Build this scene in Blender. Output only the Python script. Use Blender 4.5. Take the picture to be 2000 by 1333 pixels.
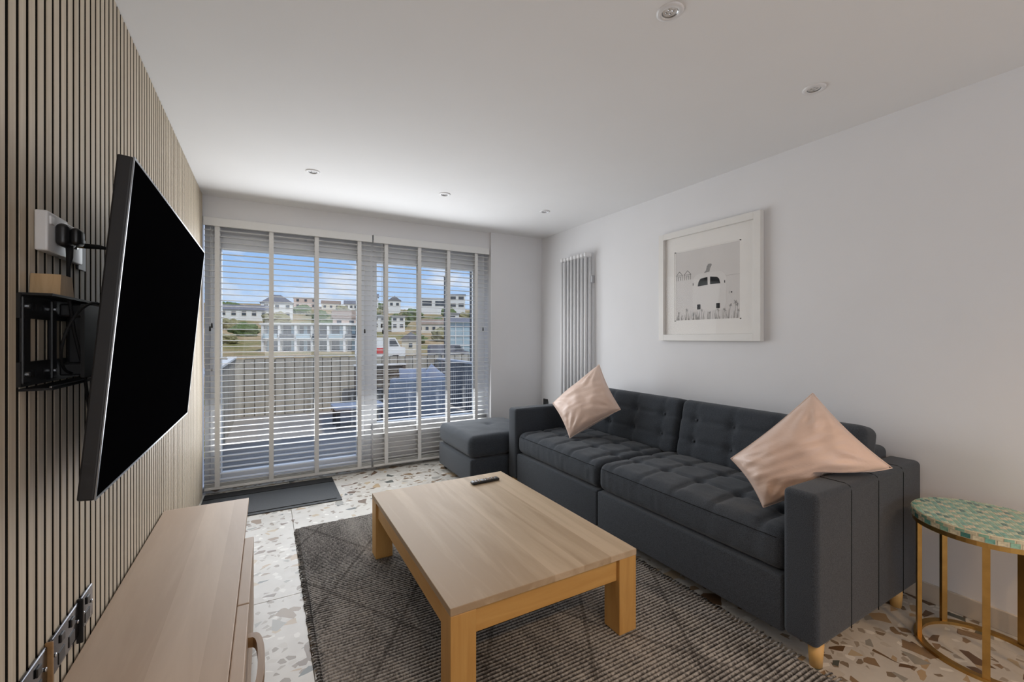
import bpy, math, random
from mathutils import Vector, noise
random.seed(7)
for o in list(bpy.data.objects): bpy.data.objects.remove(o)
scn = bpy.context.scene
COL = scn.collection
R = math.radians

# ------------------------------------------------------------------ camera
cam_d = bpy.data.cameras.new('camera'); cam = bpy.data.objects.new('camera', cam_d); COL.objects.link(cam)
cam.location = (0, 0, 1.235); cam.rotation_euler = (R(90), 0, R(-29.445))
cam_d.sensor_width = 36; cam_d.lens = 846.76 / 2000 * 36; cam_d.shift_y = -6.5 / 2000
cam_d.clip_start = .02; cam_d.clip_end = 2000
scn.camera = cam
scn.view_settings.view_transform = 'Standard'; scn.view_settings.look = 'None'
scn.view_settings.gamma = 1; scn.view_settings.use_curve_mapping = False
scn.view_settings.exposure = -0.05

# ------------------------------------------------------------------ sky
W = bpy.data.worlds.new('sky'); scn.world = W; W.use_nodes = True
nt = W.node_tree; nt.nodes.clear()
def nd(t, typ, **kw):
    n = t.nodes.new(typ)
    for k, v in kw.items(): setattr(n, k, v)
    return n
def lk(t, a, b): t.links.new(a, b)
out = nd(nt, 'ShaderNodeOutputWorld'); bg = nd(nt, 'ShaderNodeBackground'); lk(nt, bg.outputs[0], out.inputs[0])
tc = nd(nt, 'ShaderNodeTexCoord'); sep = nd(nt, 'ShaderNodeSeparateXYZ'); lk(nt, tc.outputs['Generated'], sep.inputs[0])
rp = nd(nt, 'ShaderNodeValToRGB'); lk(nt, sep.outputs[2], rp.inputs[0])
e = rp.color_ramp.elements
e[0].position = 0.0; e[0].color = (.62, .78, 1.0, 1); e[1].position = .5; e[1].color = (.20, .40, .88, 1)
x = rp.color_ramp.elements.new(.18); x.color = (.34, .58, 1.0, 1)
mp = nd(nt, 'ShaderNodeMapping'); mp.inputs['Scale'].default_value = (3.2, 3.2, 7.5); mp.inputs['Location'].default_value = (.4, 1.7, .3)
lk(nt, tc.outputs['Generated'], mp.inputs[0])
nz = nd(nt, 'ShaderNodeTexNoise'); nz.inputs['Scale'].default_value = 1.5; nz.inputs['Detail'].default_value = 6; nz.inputs['Roughness'].default_value = .58
lk(nt, mp.outputs[0], nz.inputs['Vector'])
cr = nd(nt, 'ShaderNodeValToRGB'); lk(nt, nz.outputs[0], cr.inputs[0])
cr.color_ramp.elements[0].position = .465; cr.color_ramp.elements[1].position = .62
mx = nd(nt, 'ShaderNodeMixRGB'); lk(nt, cr.outputs[0], mx.inputs[0]); lk(nt, rp.outputs[0], mx.inputs[1]); mx.inputs[2].default_value = (.97, .97, 1.0, 1)
lk(nt, mx.outputs[0], bg.inputs[0]); bg.inputs[1].default_value = 1.0

def light(name, typ, loc, rot, energy, color, **kw):
    d = bpy.data.lights.new(name, typ); o = bpy.data.objects.new(name, d); COL.objects.link(o)
    o.location = loc; o.rotation_euler = rot; d.energy = energy; d.color = color
    for k, v in kw.items(): setattr(d, k, v)
    return o
# sun stands high behind the house; the house shades the near half of the deck
light('sun', 'SUN', (0, -5, 20), (R(38), 0, R(20)), 2.5, (1, .93, .82), angle=R(.6))
# daylight through the glazed door and window at the far end plus fill light from an added rear window
light('daylight_door_window', 'AREA', (.80, 4.085, 1.20), (R(-84), 0, 0), 46, (.95, .975, 1), shape='RECTANGLE', size=2.35, size_y=1.7)
light('daylight_sky', 'AREA', (.80, 4.66, 1.50), (R(-55), 0, 0), 10, (.94, .97, 1), shape='RECTANGLE', size=2.35, size_y=1.1, spread=R(125))
light('rear_fill', 'AREA', (1.1, -3.42, 1.45), (R(90), 0, 0), 24, (.97, .98, 1), shape='RECTANGLE', size=2.3, size_y=1.3)

# ------------------------------------------------------------------ materials
MATS = {}
def base_mat(name):
    m = bpy.data.materials.new(name); m.use_nodes = True; t = m.node_tree
    b = t.nodes['Principled BSDF']; MATS[name] = m
    return m, t, b
def ramp(t, fac, cols):
    r = nd(t, 'ShaderNodeValToRGB'); lk(t, fac, r.inputs[0]); el = r.color_ramp.elements
    while len(el) < len(cols): el.new(.5)
    for i, (p, c) in enumerate(cols): el[i].position = p; el[i].color = (*c, 1)
    return r.outputs[0]
def coords(t, kind='Object', scale=(1, 1, 1)):
    if kind == 'Position': src = nd(t, 'ShaderNodeNewGeometry').outputs['Position']
    else: src = nd(t, 'ShaderNodeTexCoord').outputs[kind]
    m = nd(t, 'ShaderNodeMapping'); m.inputs['Scale'].default_value = scale; lk(t, src, m.inputs[0])
    return m.outputs[0]
def noise_n(t, vec, scale, detail=3, rough=.5, dist=0):
    n = nd(t, 'ShaderNodeTexNoise'); n.inputs['Scale'].default_value = scale; n.inputs['Detail'].default_value = detail
    n.inputs['Roughness'].default_value = rough; n.inputs['Distortion'].default_value = dist; lk(t, vec, n.inputs['Vector'])
    return n.outputs[0]
def bump(t, b, h, strength=.2, dist=.01):
    n = nd(t, 'ShaderNodeBump'); n.inputs['Strength'].default_value = strength; n.inputs['Distance'].default_value = dist
    lk(t, h, n.inputs['Height']); lk(t, n.outputs[0], b.inputs['Normal'])
def M(name, col, rough=.5, metal=0, var=.06, scale=8, spec=.5, bmp=0, bscale=60, sc=(1, 1, 1), coat=0):
    """plain paint / plastic / metal with a little tonal noise"""
    m, t, b = base_mat(name)
    v = coords(t, 'Object', sc)
    n = noise_n(t, v, scale, 4)
    lo = tuple(max(0, c * (1 - var)) for c in col); hi = tuple(min(1, c * (1 + var)) for c in col)
    lk(t, ramp(t, n, [(.3, lo), (.7, hi)]), b.inputs['Base Color'])
    b.inputs['Roughness'].default_value = rough; b.inputs['Metallic'].default_value = metal
    b.inputs['Specular IOR Level'].default_value = spec; b.inputs['Coat Weight'].default_value = coat
    if bmp: bump(t, b, noise_n(t, v, bscale, 4), bmp, .004)
    return m
def wood(name, c1, c2, axis=1, scale=2.2, rough=.45, stretch=12, spec=.4, boards=0, bmp=.05):
    m, t, b = base_mat(name)
    s = [stretch, stretch, stretch]; s[axis] = 1
    v = coords(t, 'Object', tuple(s))
    oi = nd(t, 'ShaderNodeObjectInfo')
    add = nd(t, 'ShaderNodeVectorMath', operation='ADD'); lk(t, v, add.inputs[0])
    comb = nd(t, 'ShaderNodeVectorMath', operation='SCALE'); comb.inputs[0].default_value = (37, 53, 71); lk(t, oi.outputs['Random'], comb.inputs['Scale'])
    lk(t, comb.outputs[0], add.inputs[1])
    n = noise_n(t, add.outputs[0], scale, 6, .6, .6)
    n2 = noise_n(t, add.outputs[0], scale * .22, 3, .5, 1.6)
    mixn = nd(t, 'ShaderNodeMath', operation='MULTIPLY_ADD'); lk(t, n, mixn.inputs[0]); mixn.inputs[1].default_value = .5
    h2 = nd(t, 'ShaderNodeMath', operation='MULTIPLY'); lk(t, n2, h2.inputs[0]); h2.inputs[1].default_value = .5
    lk(t, h2.outputs[0], mixn.inputs[2])
    fac = mixn.outputs[0]
    if boards:
        sp = nd(t, 'ShaderNodeSeparateXYZ'); lk(t, coords(t, 'Object'), sp.inputs[0])
        ax = sp.outputs[0 if axis == 1 else 1]
        mul = nd(t, 'ShaderNodeMath', operation='MULTIPLY'); lk(t, ax, mul.inputs[0]); mul.inputs[1].default_value = 1 / boards
        fl = nd(t, 'ShaderNodeMath', operation='FLOOR'); lk(t, mul.outputs[0], fl.inputs[0])
        wn = nd(t, 'ShaderNodeTexWhiteNoise', noise_dimensions='1D'); lk(t, fl.outputs[0], wn.inputs['W'])
        ma = nd(t, 'ShaderNodeMath', operation='MULTIPLY_ADD'); lk(t, wn.outputs[0], ma.inputs[0]); ma.inputs[1].default_value = .26
        sb = nd(t, 'ShaderNodeMath', operation='SUBTRACT'); lk(t, fac, sb.inputs[0]); sb.inputs[1].default_value = .13
        lk(t, sb.outputs[0], ma.inputs[2]); fac = ma.outputs[0]
    lk(t, ramp(t, fac, [(.36, c1), (.64, c2)]), b.inputs['Base Color'])
    b.inputs['Roughness'].default_value = rough; b.inputs['Specular IOR Level'].default_value = spec
    if bmp: bump(t, b, n, bmp, .002)
    return m
def fabric(name, c1, c2, scale=260, rough=.95, bmp=.5, sheen=.15, big=.0):
    m, t, b = base_mat(name)
    v = coords(t, 'Object')
    n = noise_n(t, v, scale, 3, .7)
    lk(t, ramp(t, n, [(.35, c1), (.68, c2)]), b.inputs['Base Color'])
    b.inputs['Roughness'].default_value = rough; b.inputs['Specular IOR Level'].default_value = .25
    b.inputs['Sheen Weight'].default_value = sheen; b.inputs['Sheen Roughness'].default_value = .5
    bump(t, b, n, bmp, .002)
    return m
def glass(name, tint=(1, 1, 1), gloss=.05):
    m, t, b = base_mat(name); t.nodes.remove(b)
    o = t.nodes['Material Output']; tr = nd(t, 'ShaderNodeBsdfTransparent'); tr.inputs[0].default_value = (*tint, 1)
    gl = nd(t, 'ShaderNodeBsdfGlossy'); gl.inputs['Roughness'].default_value = .02
    mi = nd(t, 'ShaderNodeMixShader'); mi.inputs[0].default_value = gloss
    lk(t, tr.outputs[0], mi.inputs[1]); lk(t, gl.outputs[0], mi.inputs[2]); lk(t, mi.outputs[0], o.inputs[0])
    return m

M('wall_paint', (.80, .80, .815), .85, var=.012, scale=3, spec=.2, bmp=.03, bscale=160)
M('ceiling_paint', (.86, .86, .865), .9, var=.008, scale=3, spec=.2)
M('exterior_render', (.75, .74, .72), .9, var=.05, scale=6)
M('grout', (.42, .40, .37), .9, var=.08, scale=30)
M('felt', (.010, .009, .008), 1, var=.2, scale=200, spec=.1)
wood('slat_oak', (.50, .42, .315), (.66, .575, .455), axis=2, scale=2.5, stretch=40, rough=.55, spec=.3)
wood('table_top_wood', (.40, .285, .175), (.575, .44, .30), axis=1, scale=1.6, stretch=11, rough=.5, spec=.3, boards=.138)  # paler and greyer than the frame: daylight sheen put into the colour
wood('table_frame_wood', (.50, .255, .065), (.66, .385, .125), axis=1, scale=2, stretch=9, rough=.45, boards=0)
wood('table_frame_cross', (.50, .255, .065), (.66, .385, .125), axis=0, scale=2, stretch=9, rough=.45)
wood('table_leg_wood', (.48, .245, .065), (.66, .385, .125), axis=2, scale=2, stretch=12, rough=.45)
wood('console_wood', (.47, .345, .25), (.61, .475, .36), axis=1, scale=1.3, stretch=8, rough=.48, spec=.35, boards=.115)
wood('handle_wood', (.26, .15, .065), (.40, .25, .12), axis=1, scale=3, stretch=10, rough=.4)
wood('leg_beech', (.58, .33, .10), (.72, .45, .17), axis=2, scale=3, stretch=10, rough=.45)
wood('block_wood', (.50, .33, .17), (.66, .47, .27), axis=2, scale=8, stretch=8, rough=.5)
wood('fence_wood', (.28, .26, .22), (.44, .405, .345), axis=2, scale=1.2, stretch=9, rough=.85, spec=.1)
wood('deck_wood', (.24, .23, .22), (.35, .33, .31), axis=0, scale=1.0, stretch=10, rough=.8, spec=.2)
wood('dark_wood', (.06, .045, .035), (.11, .085, .065), axis=0, scale=1.5, stretch=8, rough=.7)
M('white_blind', (.84, .84, .83), .45, var=.012, scale=5, spec=.4)
M('blind_tape', (.80, .80, .79), .9, var=.04, scale=300, spec=.1)
M('white_plastic', (.85, .85, .86), .3, var=.01, spec=.5)
M('upvc', (.82, .83, .85), .35, var=.01, spec=.5)
M('grey_sill', (.36, .36, .37), .5, var=.03)
M('white_gloss_metal', (.80, .80, .81), .3, var=.01, spec=.5)
M('black_metal', (.012, .012, .013), .38, var=.1, spec=.4)
M('tv_bezel', (.018, .018, .020), .42, var=.05, spec=.45)
M('tv_edge', (.35, .37, .40), .3, metal=1, var=.03)
M('tv_screen', (.0025, .0025, .003), .6, var=.05, spec=0)
M('steel', (.55, .56, .58), .28, metal=1, var=.05)
M('black_nickel', (.10, .10, .11), .16, metal=1, var=.06)
M('brass', (.50, .31, .10), .38, metal=1, var=.12, scale=20)
M('black_rubber', (.012, .012, .013), .7, var=.15, spec=.3)
M('black_plastic', (.016, .016, .017), .35, var=.1, spec=.5)
M('clear_lens', (.28, .29, .30), .12, metal=.6, var=.3, scale=60)
M('picture_frame_paint', (.78, .765, .74), .4, var=.015, spec=.4)
M('mount_card', (.82, .80, .775), .9, var=.01, spec=.1)
M('print_paper', (.66, .635, .62), .9, var=.03, scale=4, spec=.1)
M('print_pale', (.695, .672, .655), .9, var=.02, spec=.1)
M('print_light_grey', (.50, .485, .475), .9, var=.08, scale=90, spec=.1)
M('print_mid_grey', (.30, .295, .29), .9, var=.25, scale=120, spec=.1)
M('print_dark', (.03, .032, .034), .9, var=.3, scale=40, spec=.1)
glass('clear_glass', (.97, .985, .99), .045)
glass('picture_glass', (1, 1, 1), .006)
fabric('sofa_fabric', (.018, .023, .030), (.074, .085, .102), 420, sheen=.16)
fabric('sofa_seam', (.006, .007, .009), (.014, .016, .018), 300, bmp=.2, sheen=0)
fabric('outdoor_fabric', (.33, .37, .43), (.46, .50, .57), 60, sheen=.1)
fabric('outdoor_cushion', (.58, .58, .64), (.70, .70, .75), 80, sheen=.1)
# satin cushion
m, t, b = base_mat('satin')
v = coords(t, 'Object'); n = noise_n(t, v, 5, 3, .5)
lk(t, ramp(t, n, [(.3, (.73, .53, .43)), (.7, (.81, .62, .52))]), b.inputs['Base Color'])
b.inputs['Roughness'].default_value = .42; b.inputs['Specular IOR Level'].default_value = .6; b.inputs['Sheen Weight'].default_value = .7
b.inputs['Sheen Roughness'].default_value = .35; b.inputs['Sheen Tint'].default_value = (1, .93, .9, 1)
bump(t, b, noise_n(t, coords(t, 'Object', (1, 1, 2.2)), 26, 3, .5, 1.2), .18, .006)
# terrazzo
m, t, b = base_mat('terrazzo')
pos = coords(t, 'Position')
wv = nd(t, 'ShaderNodeTexNoise'); wv.inputs['Scale'].default_value = 6; lk(t, pos, wv.inputs['Vector'])
dv = nd(t, 'ShaderNodeVectorMath', operation='MULTIPLY_ADD'); lk(t, wv.outputs['Color'], dv.inputs[0]); dv.inputs[1].default_value = (.05, .05, .05); lk(t, pos, dv.inputs[2])
col = ramp(t, noise_n(t, pos, 9, 4), [(.3, (.50, .475, .435)), (.7, (.59, .565, .52))])
def chips(col, scale, thr, edge, palette, off, stretch=(1, 1, 1)):
    mpp = nd(t, 'ShaderNodeMapping'); mpp.inputs['Location'].default_value = (off, off * .7, 0); mpp.inputs['Rotation'].default_value = (0, 0, off); mpp.inputs['Scale'].default_value = stretch
    lk(t, dv.outputs[0], mpp.inputs[0])
    f1 = nd(t, 'ShaderNodeTexVoronoi', voronoi_dimensions='2D'); f1.inputs['Scale'].default_value = scale; lk(t, mpp.outputs[0], f1.inputs['Vector'])
    de = nd(t, 'ShaderNodeTexVoronoi', voronoi_dimensions='2D', feature='DISTANCE_TO_EDGE'); de.inputs['Scale'].default_value = scale; lk(t, mpp.outputs[0], de.inputs['Vector'])
    sp = nd(t, 'ShaderNodeSeparateXYZ'); lk(t, f1.outputs['Color'], sp.inputs[0])
    g1 = nd(t, 'ShaderNodeMath', operation='GREATER_THAN'); lk(t, sp.outputs[0], g1.inputs[0]); g1.inputs[1].default_value = thr
    ed = nd(t, 'ShaderNodeMath', operation='MULTIPLY_ADD'); lk(t, sp.outputs[2], ed.inputs[0]); ed.inputs[1].default_value = .16; ed.inputs[2].default_value = edge
    g2 = nd(t, 'ShaderNodeMath', operation='GREATER_THAN'); lk(t, de.outputs['Distance'], g2.inputs[0]); lk(t, ed.outputs[0], g2.inputs[1])
    mm = nd(t, 'ShaderNodeMath', operation='MULTIPLY'); lk(t, g1.outputs[0], mm.inputs[0]); lk(t, g2.outputs[0], mm.inputs[1])
    r = nd(t, 'ShaderNodeValToRGB'); r.color_ramp.interpolation = 'CONSTANT'; lk(t, sp.outputs[1], r.inputs[0]); el = r.color_ramp.elements
    while len(el) < len(palette): el.new(.5)
    for i, c in enumerate(palette): el[i].position = i / len(palette); el[i].color = (*c, 1)
    mi = nd(t, 'ShaderNodeMixRGB'); lk(t, mm.outputs[0], mi.inputs[0]); lk(t, col, mi.inputs[1]); lk(t, r.outputs[0], mi.inputs[2])
    return mi.outputs[0]
pal = [(.16, .10, .055), (.085, .095, .085), (.42, .31, .19), (.25, .17, .10), (.50, .47, .42), (.30, .29, .26), (.13, .075, .04), (.46, .37, .25)]
col = chips(col, 34, .72, .05, [(.34, .30, .25), (.5, .47, .42), (.22, .17, .12), (.70, .68, .63)], 1.3)
col = chips(col, 17, .80, .07, pal, 2.1, (1, 1.5, 1))
col = chips(col, 9.5, .83, .09, pal, .4, (1.35, 1, 1))
lk(t, col, b.inputs['Base Color']); b.inputs['Roughness'].default_value = .33; b.inputs['Specular IOR Level'].default_value = .5
# rug
RUG_P = 2.498 / 148
m, t, b = base_mat('rug_weave')
v2 = coords(t, 'Object'); n2 = noise_n(t, v2, 520, 2, .6)
n = noise_n(t, coords(t, 'Object', (9, 3, 1)), 1.0, 3, .6)
n3 = noise_n(t, coords(t, 'Object', (110, 60, 1)), 1.0, 2, .5)
sp = nd(t, 'ShaderNodeSeparateXYZ'); lk(t, v2, sp.inputs[0])
rb_ = nd(t, 'ShaderNodeMath', operation='MULTIPLY_ADD'); lk(t, sp.outputs[1], rb_.inputs[0]); rb_.inputs[1].default_value = math.pi / RUG_P; rb_.inputs[2].default_value = math.pi * 1.25 / RUG_P
si = nd(t, 'ShaderNodeMath', operation='SINE'); lk(t, rb_.outputs[0], si.inputs[0])
ab = nd(t, 'ShaderNodeMath', operation='ABSOLUTE'); lk(t, si.outputs[0], ab.inputs[0])  # falls off between ribs: groove shade put into the colour
def madd(x_, k_, y_):
    q = nd(t, 'ShaderNodeMath', operation='MULTIPLY_ADD'); lk(t, x_, q.inputs[0]); q.inputs[1].default_value = k_
    if y_ is None: q.inputs[2].default_value = 0
    else: lk(t, y_, q.inputs[2])
    return q.outputs[0]
ad_o = madd(n2, .45, madd(n3, .55, madd(n, .35, madd(ab.outputs[0], .30, None))))
c = ramp(t, ad_o, [(.62, (.022, .021, .021)), (.82, (.125, .120, .116)), (1.0, (.42, .40, .375))])
# dark diamond lattice woven into the ground
def lattice(sign):
    a = nd(t, 'ShaderNodeMath', operation='MULTIPLY_ADD'); lk(t, sp.outputs[1], a.inputs[0]); a.inputs[1].default_value = sign * .62; lk(t, sp.outputs[0], a.inputs[2])
    pp = nd(t, 'ShaderNodeMath', operation='PINGPONG'); lk(t, a.outputs[0], pp.inputs[0]); pp.inputs[1].default_value = .235
    g = nd(t, 'ShaderNodeMath', operation='LESS_THAN'); lk(t, pp.outputs[0], g.inputs[0]); g.inputs[1].default_value = .009
    return g.outputs[0]
mxx = nd(t, 'ShaderNodeMath', operation='MAXIMUM'); lk(t, lattice(1), mxx.inputs[0]); lk(t, lattice(-1), mxx.inputs[1])
fm = nd(t, 'ShaderNodeMath', operation='MULTIPLY'); lk(t, mxx.outputs[0], fm.inputs[0]); fm.inputs[1].default_value = .4
mi = nd(t, 'ShaderNodeMixRGB'); lk(t, fm.outputs[0], mi.inputs[0]); lk(t, c, mi.inputs[1]); mi.inputs[2].default_value = (.030, .026, .024, 1)
lk(t, mi.outputs[0], b.inputs['Base Color']); b.inputs['Roughness'].default_value = .95; b.inputs['Specular IOR Level'].default_value = .15
bump(t, b, ad_o, .4, .003)
M('mat_rubber', (.035, .038, .042), .6, var=.2, scale=90, spec=.4, bmp=.5, bscale=220)
# mosaic pieces
for nm, c in dict(teal=(.15, .39, .33), green=(.25, .47, .36), pale=(.50, .60, .44), cream=(.62, .58, .42), deep=(.05, .20, .18)).items():
    M('mosaic_' + nm, c, .22, var=.3, scale=70, spec=.6, coat=.4)
M('mosaic_grout', (.66, .60, .45), .5, var=.06, scale=50)
# outdoors
m, t, b = base_mat('hill_ground')
v = coords(t, 'Position'); n = noise_n(t, v, .06, 6, .65); n2 = noise_n(t, v, .9, 4, .6)
ad = nd(t, 'ShaderNodeMath', operation='MULTIPLY_ADD'); lk(t, n2, ad.inputs[0]); ad.inputs[1].default_value = .35; lk(t, n, ad.inputs[2])
lk(t, ramp(t, ad.outputs[0], [(.48, (.13, .15, .055)), (.6, (.24, .21, .09)), (.70, (.36, .26, .15)), (.8, (.46, .36, .22))]), b.inputs['Base Color'])
b.inputs['Roughness'].default_value = 1; b.inputs['Specular IOR Level'].default_value = .05
M('house_white', (.72, .72, .70), .9, var=.03, scale=1)
M('house_cream', (.62, .57, .47), .9, var=.04, scale=1)
M('house_pink', (.60, .48, .42), .9, var=.04, scale=1)
M('roof_slate', (.16, .16, .18), .8, var=.15, scale=2)
M('roof_brown', (.27, .20, .15), .8, var=.2, scale=2)
M('window_dark', (.04, .05, .065), .15, var=.2, scale=1)
M('glass_blue', (.36, .47, .52), .12, var=.12, scale=.6)
M('road_grey', (.34, .33, .33), .9, var=.08, scale=1)
M('sand_wall', (.55, .46, .33), .95, var=.12, scale=3)
M('leaf_green', (.10, .14, .045), .9, var=.4, scale=5)
M('leaf_dry', (.24, .22, .11), .9, var=.4, scale=5)
M('red_paint', (.55, .05, .04), .4, var=.05)
M('post_grey', (.10, .105, .11), .6, var=.1)
M('rail_metal', (.16, .17, .19), .5, var=.08)
M('rail_cap', (.62, .63, .66), .5, var=.05)

# ------------------------------------------------------------------ builders
ORG = {}
class G:
    def __init__(s): s.v = []; s.f = []
    def add(s, v, f):
        k = len(s.v); s.v += [tuple(p) for p in v]; s.f += [tuple(i + k for i in q) for q in f]; return s
    def box(s, x0, x1, y0, y1, z0, z1):
        return s.add([(x0, y0, z0), (x1, y0, z0), (x1, y1, z0), (x0, y1, z0), (x0, y0, z1), (x1, y0, z1), (x1, y1, z1), (x0, y1, z1)],
                     [(3, 2, 1, 0), (4, 5, 6, 7), (0, 1, 5, 4), (1, 2, 6, 5), (2, 3, 7, 6), (3, 0, 4, 7)])
    def rbox(s, x0, x1, y0, y1, z0, z1, r, k=1, n=(1, 1, 1), fn=None):
        c = ((x0 + x1) / 2, (y0 + y1) / 2, (z0 + z1) / 2); d = ((x1 - x0) / 2, (y1 - y0) / 2, (z1 - z0) / 2)
        r = min(r, min(d) * .98)
        ax = []
        for a in range(3):
            hi = d[a] - r
            l = [-(hi + r * math.tan(math.pi / 4 * j / k)) for j in range(k, 0, -1)]
            l += [-hi + 2 * hi * i / n[a] for i in range(n[a] + 1)]
            l += [hi + r * math.tan(math.pi / 4 * j / k) for j in range(1, k + 1)]
            ax.append(l)
        idx = {}; vs = []; fs = []
        def vid(p):
            key = (round(p[0], 6), round(p[1], 6), round(p[2], 6))
            if key not in idx:
                q = [max(-(d[a] - r), min(d[a] - r, p[a])) for a in range(3)]
                o = Vector((p[0] - q[0], p[1] - q[1], p[2] - q[2]))
                o = o.normalized() * r
                w = (c[0] + q[0] + o.x, c[1] + q[1] + o.y, c[2] + q[2] + o.z)
                if fn: w = fn(w)
                idx[key] = len(vs); vs.append(w)
            return idx[key]
        for a in range(3):
            b1, b2 = (a + 1) % 3, (a + 2) % 3
            for sg in (-1, 1):
                for i in range(len(ax[b1]) - 1):
                    for j in range(len(ax[b2]) - 1):
                        q = []
                        for (ii, jj) in ((i, j), (i + 1, j), (i + 1, j + 1), (i, j + 1)):
                            p = [0, 0, 0]; p[a] = sg * d[a]; p[b1] = ax[b1][ii]; p[b2] = ax[b2][jj]; q.append(vid(p))
                        fs.append(tuple(q) if sg > 0 else tuple(q[::-1]))
        return s.add(vs, fs)
    def tube(s, pts, r, n=8, cap=True):
        pts = [Vector(p) for p in pts]; vs = []; fs = []
        up = None
        for i, p in enumerate(pts):
            t = (pts[min(i + 1, len(pts) - 1)] - pts[max(i - 1, 0)]).normalized()
            if up is None:
                up = Vector((0, 0, 1)) if abs(t.z) < .9 else Vector((1, 0, 0))
            a = (up - t * up.dot(t)).normalized(); bb = t.cross(a); up = a
            rr = r[i] if isinstance(r, (list, tuple)) else r
            for k in range(n):
                w = 2 * math.pi * (k + .5) / n
                vs.append(p + a * math.cos(w) * rr + bb * math.sin(w) * rr)
        for i in range(len(pts) - 1):
            for k in range(n):
                fs.append((i * n + k, i * n + (k + 1) % n, (i + 1) * n + (k + 1) % n, (i + 1) * n + k))
        if cap:
            fs.append(tuple(range(n))[::-1]); fs.append(tuple((len(pts) - 1) * n + k for k in range(n)))
        return s.add(vs, fs)
    def cyl(s, p0, p1, r, n=16, r2=None):
        return s.tube([p0, p1], [r, r if r2 is None else r2], n)
    def lathe(s, c, prof, n=32):
        vs = []; fs = []; m_ = len(prof)
        for k in range(n):
            a = 2 * math.pi * k / n
            for (rr, z) in prof: vs.append((c[0] + rr * math.cos(a), c[1] + rr * math.sin(a), c[2] + z))
        for k in range(n):
            for i in range(m_ - 1):
                fs.append((k * m_ + i, ((k + 1) % n) * m_ + i, ((k + 1) % n) * m_ + i + 1, k * m_ + i + 1))
        return s.add(vs, fs)
    def prism(s, poly, axis, lo, hi):
        def mk3(p, w):
            if axis == 0: return (w, p[0], p[1])
            if axis == 1: return (p[0], w, p[1])
            return (p[0], p[1], w)
        n = len(poly)
        return s.add([mk3(p, lo) for p in poly] + [mk3(p, hi) for p in poly],
                     [tuple(range(n))[::-1], tuple(range(n, 2 * n))] + [(i, (i + 1) % n, n + (i + 1) % n, n + i) for i in range(n)])
    def mesh(s, name, mat, org=(0, 0, 0), smooth=False):
        me = bpy.data.meshes.new(name)
        me.from_pydata([(p[0] - org[0], p[1] - org[1], p[2] - org[2]) for p in s.v], [], s.f)
        me.materials.append(MATS[mat])
        if smooth: me.polygons.foreach_set('use_smooth', [True] * len(me.polygons))
        me.update(); 
        import bmesh
        bm = bmesh.new(); bm.from_mesh(me); bmesh.ops.recalc_face_normals(bm, faces=bm.faces); bm.to_mesh(me); bm.free()
        return me
    def part(s, name, mat, parent, smooth=False, label=None, kind=None):
        org = ORG.get(parent.name, (0, 0, 0)) if parent else (0, 0, 0)
        o = bpy.data.objects.new(name, s.mesh(name, mat, org, smooth)); COL.objects.link(o); o.parent = parent
        if parent: ORG[o.name] = org
        if label: o['label'] = label
        if kind: o['kind'] = kind
        return o
    def single(s, name, mat, org, label, cat, group=None, smooth=False, kind=None):
        o = bpy.data.objects.new(name, s.mesh(name, mat, org, smooth)); COL.objects.link(o); o.location = org; ORG[o.name] = org
        o['label'] = label; o['category'] = cat
        if group: o['group'] = group
        if kind: o['kind'] = kind
        return o
    def struct(s, name, mat, label=None, cat=None, smooth=False):
        o = s.part(name, mat, None, smooth); o['kind'] = 'structure'; ORG[o.name] = (0, 0, 0)
        if label: o['label'] = label
        if cat: o['category'] = cat
        return o
def thing(name, org, label, cat, group=None, kind=None, local=False):
    o = bpy.data.objects.new(name, None); COL.objects.link(o); o.location = org; ORG[o.name] = (0, 0, 0) if local else org
    o.empty_display_size = .05
    o['label'] = label; o['category'] = cat
    if group: o['group'] = group
    if kind: o['kind'] = kind
    return o
def inst(name, me, parent, loc):
    o = bpy.data.objects.new(name, me); COL.objects.link(o); o.parent = parent; o.location = loc
    return o

# ------------------------------------------------------------------ room shell
H = 2.35; XL = -.46; XR = 2.70; YF = 4.10; YR = -3.5
fl = G().box(XL - .1, XR + .1, YR - .1, 4.40, -.12, -.008).struct('floor', 'grout', 'beige terrazzo tiled floor of the living room', 'floor')
xs = [XL, .15, 1.35, 2.55, XR]; ys = [-3.5, -2.47, -1.27, -.07, 1.13, 2.33, 3.53, 4.40]; cache = {}
for i in range(len(xs) - 1):
    for j in range(len(ys) - 1):
        w = xs[i + 1] - xs[i]; d = ys[j + 1] - ys[j]; key = (round(w, 3), round(d, 3))
        if key not in cache: cache[key] = G().rbox(.001, w - .001, .001, d - .001, -.012, 0, .0015).mesh('tile', 'terrazzo')
        inst('tile', cache[key], fl, (xs[i], ys[j], 0))
G().box(XL - .1, XR + .1, YR - .1, 4.40, H, H + .2).struct('ceiling', 'ceiling_paint', 'plain white plastered ceiling with recessed downlights', 'ceiling')
wl = G().box(XL - .1, XL, YR, 4.40, -.1, H).struct('wall_left', 'wall_paint', 'left wall clad in upright oak slats on black felt', 'wall')
G().box(XL, XL + .006, .35, 4.13, 0, H).part('felt_backing', 'felt', wl)
sm = G().rbox(0, .018, 0, .0285, 0, H - .002, .0012).mesh('slat', 'slat_oak')
M('slat_edge_black', (.018, .015, .012), .8, var=.15, scale=40, spec=.2)
sm.materials.append(MATS['slat_edge_black'])      # veneer on the face only, black core on the sides
for p in sm.polygons: p.material_index = 0 if p.normal.x > .3 else 1
y = .36 + .0415 * .32
y0 = 1.209 + .007 - .0415 * 20
k = 0
while y0 + k * .0415 + .0285 < 4.128:
    inst('slat', sm, wl, (XL + .004, y0 + k * .0415, .001)); k += 1
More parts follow.
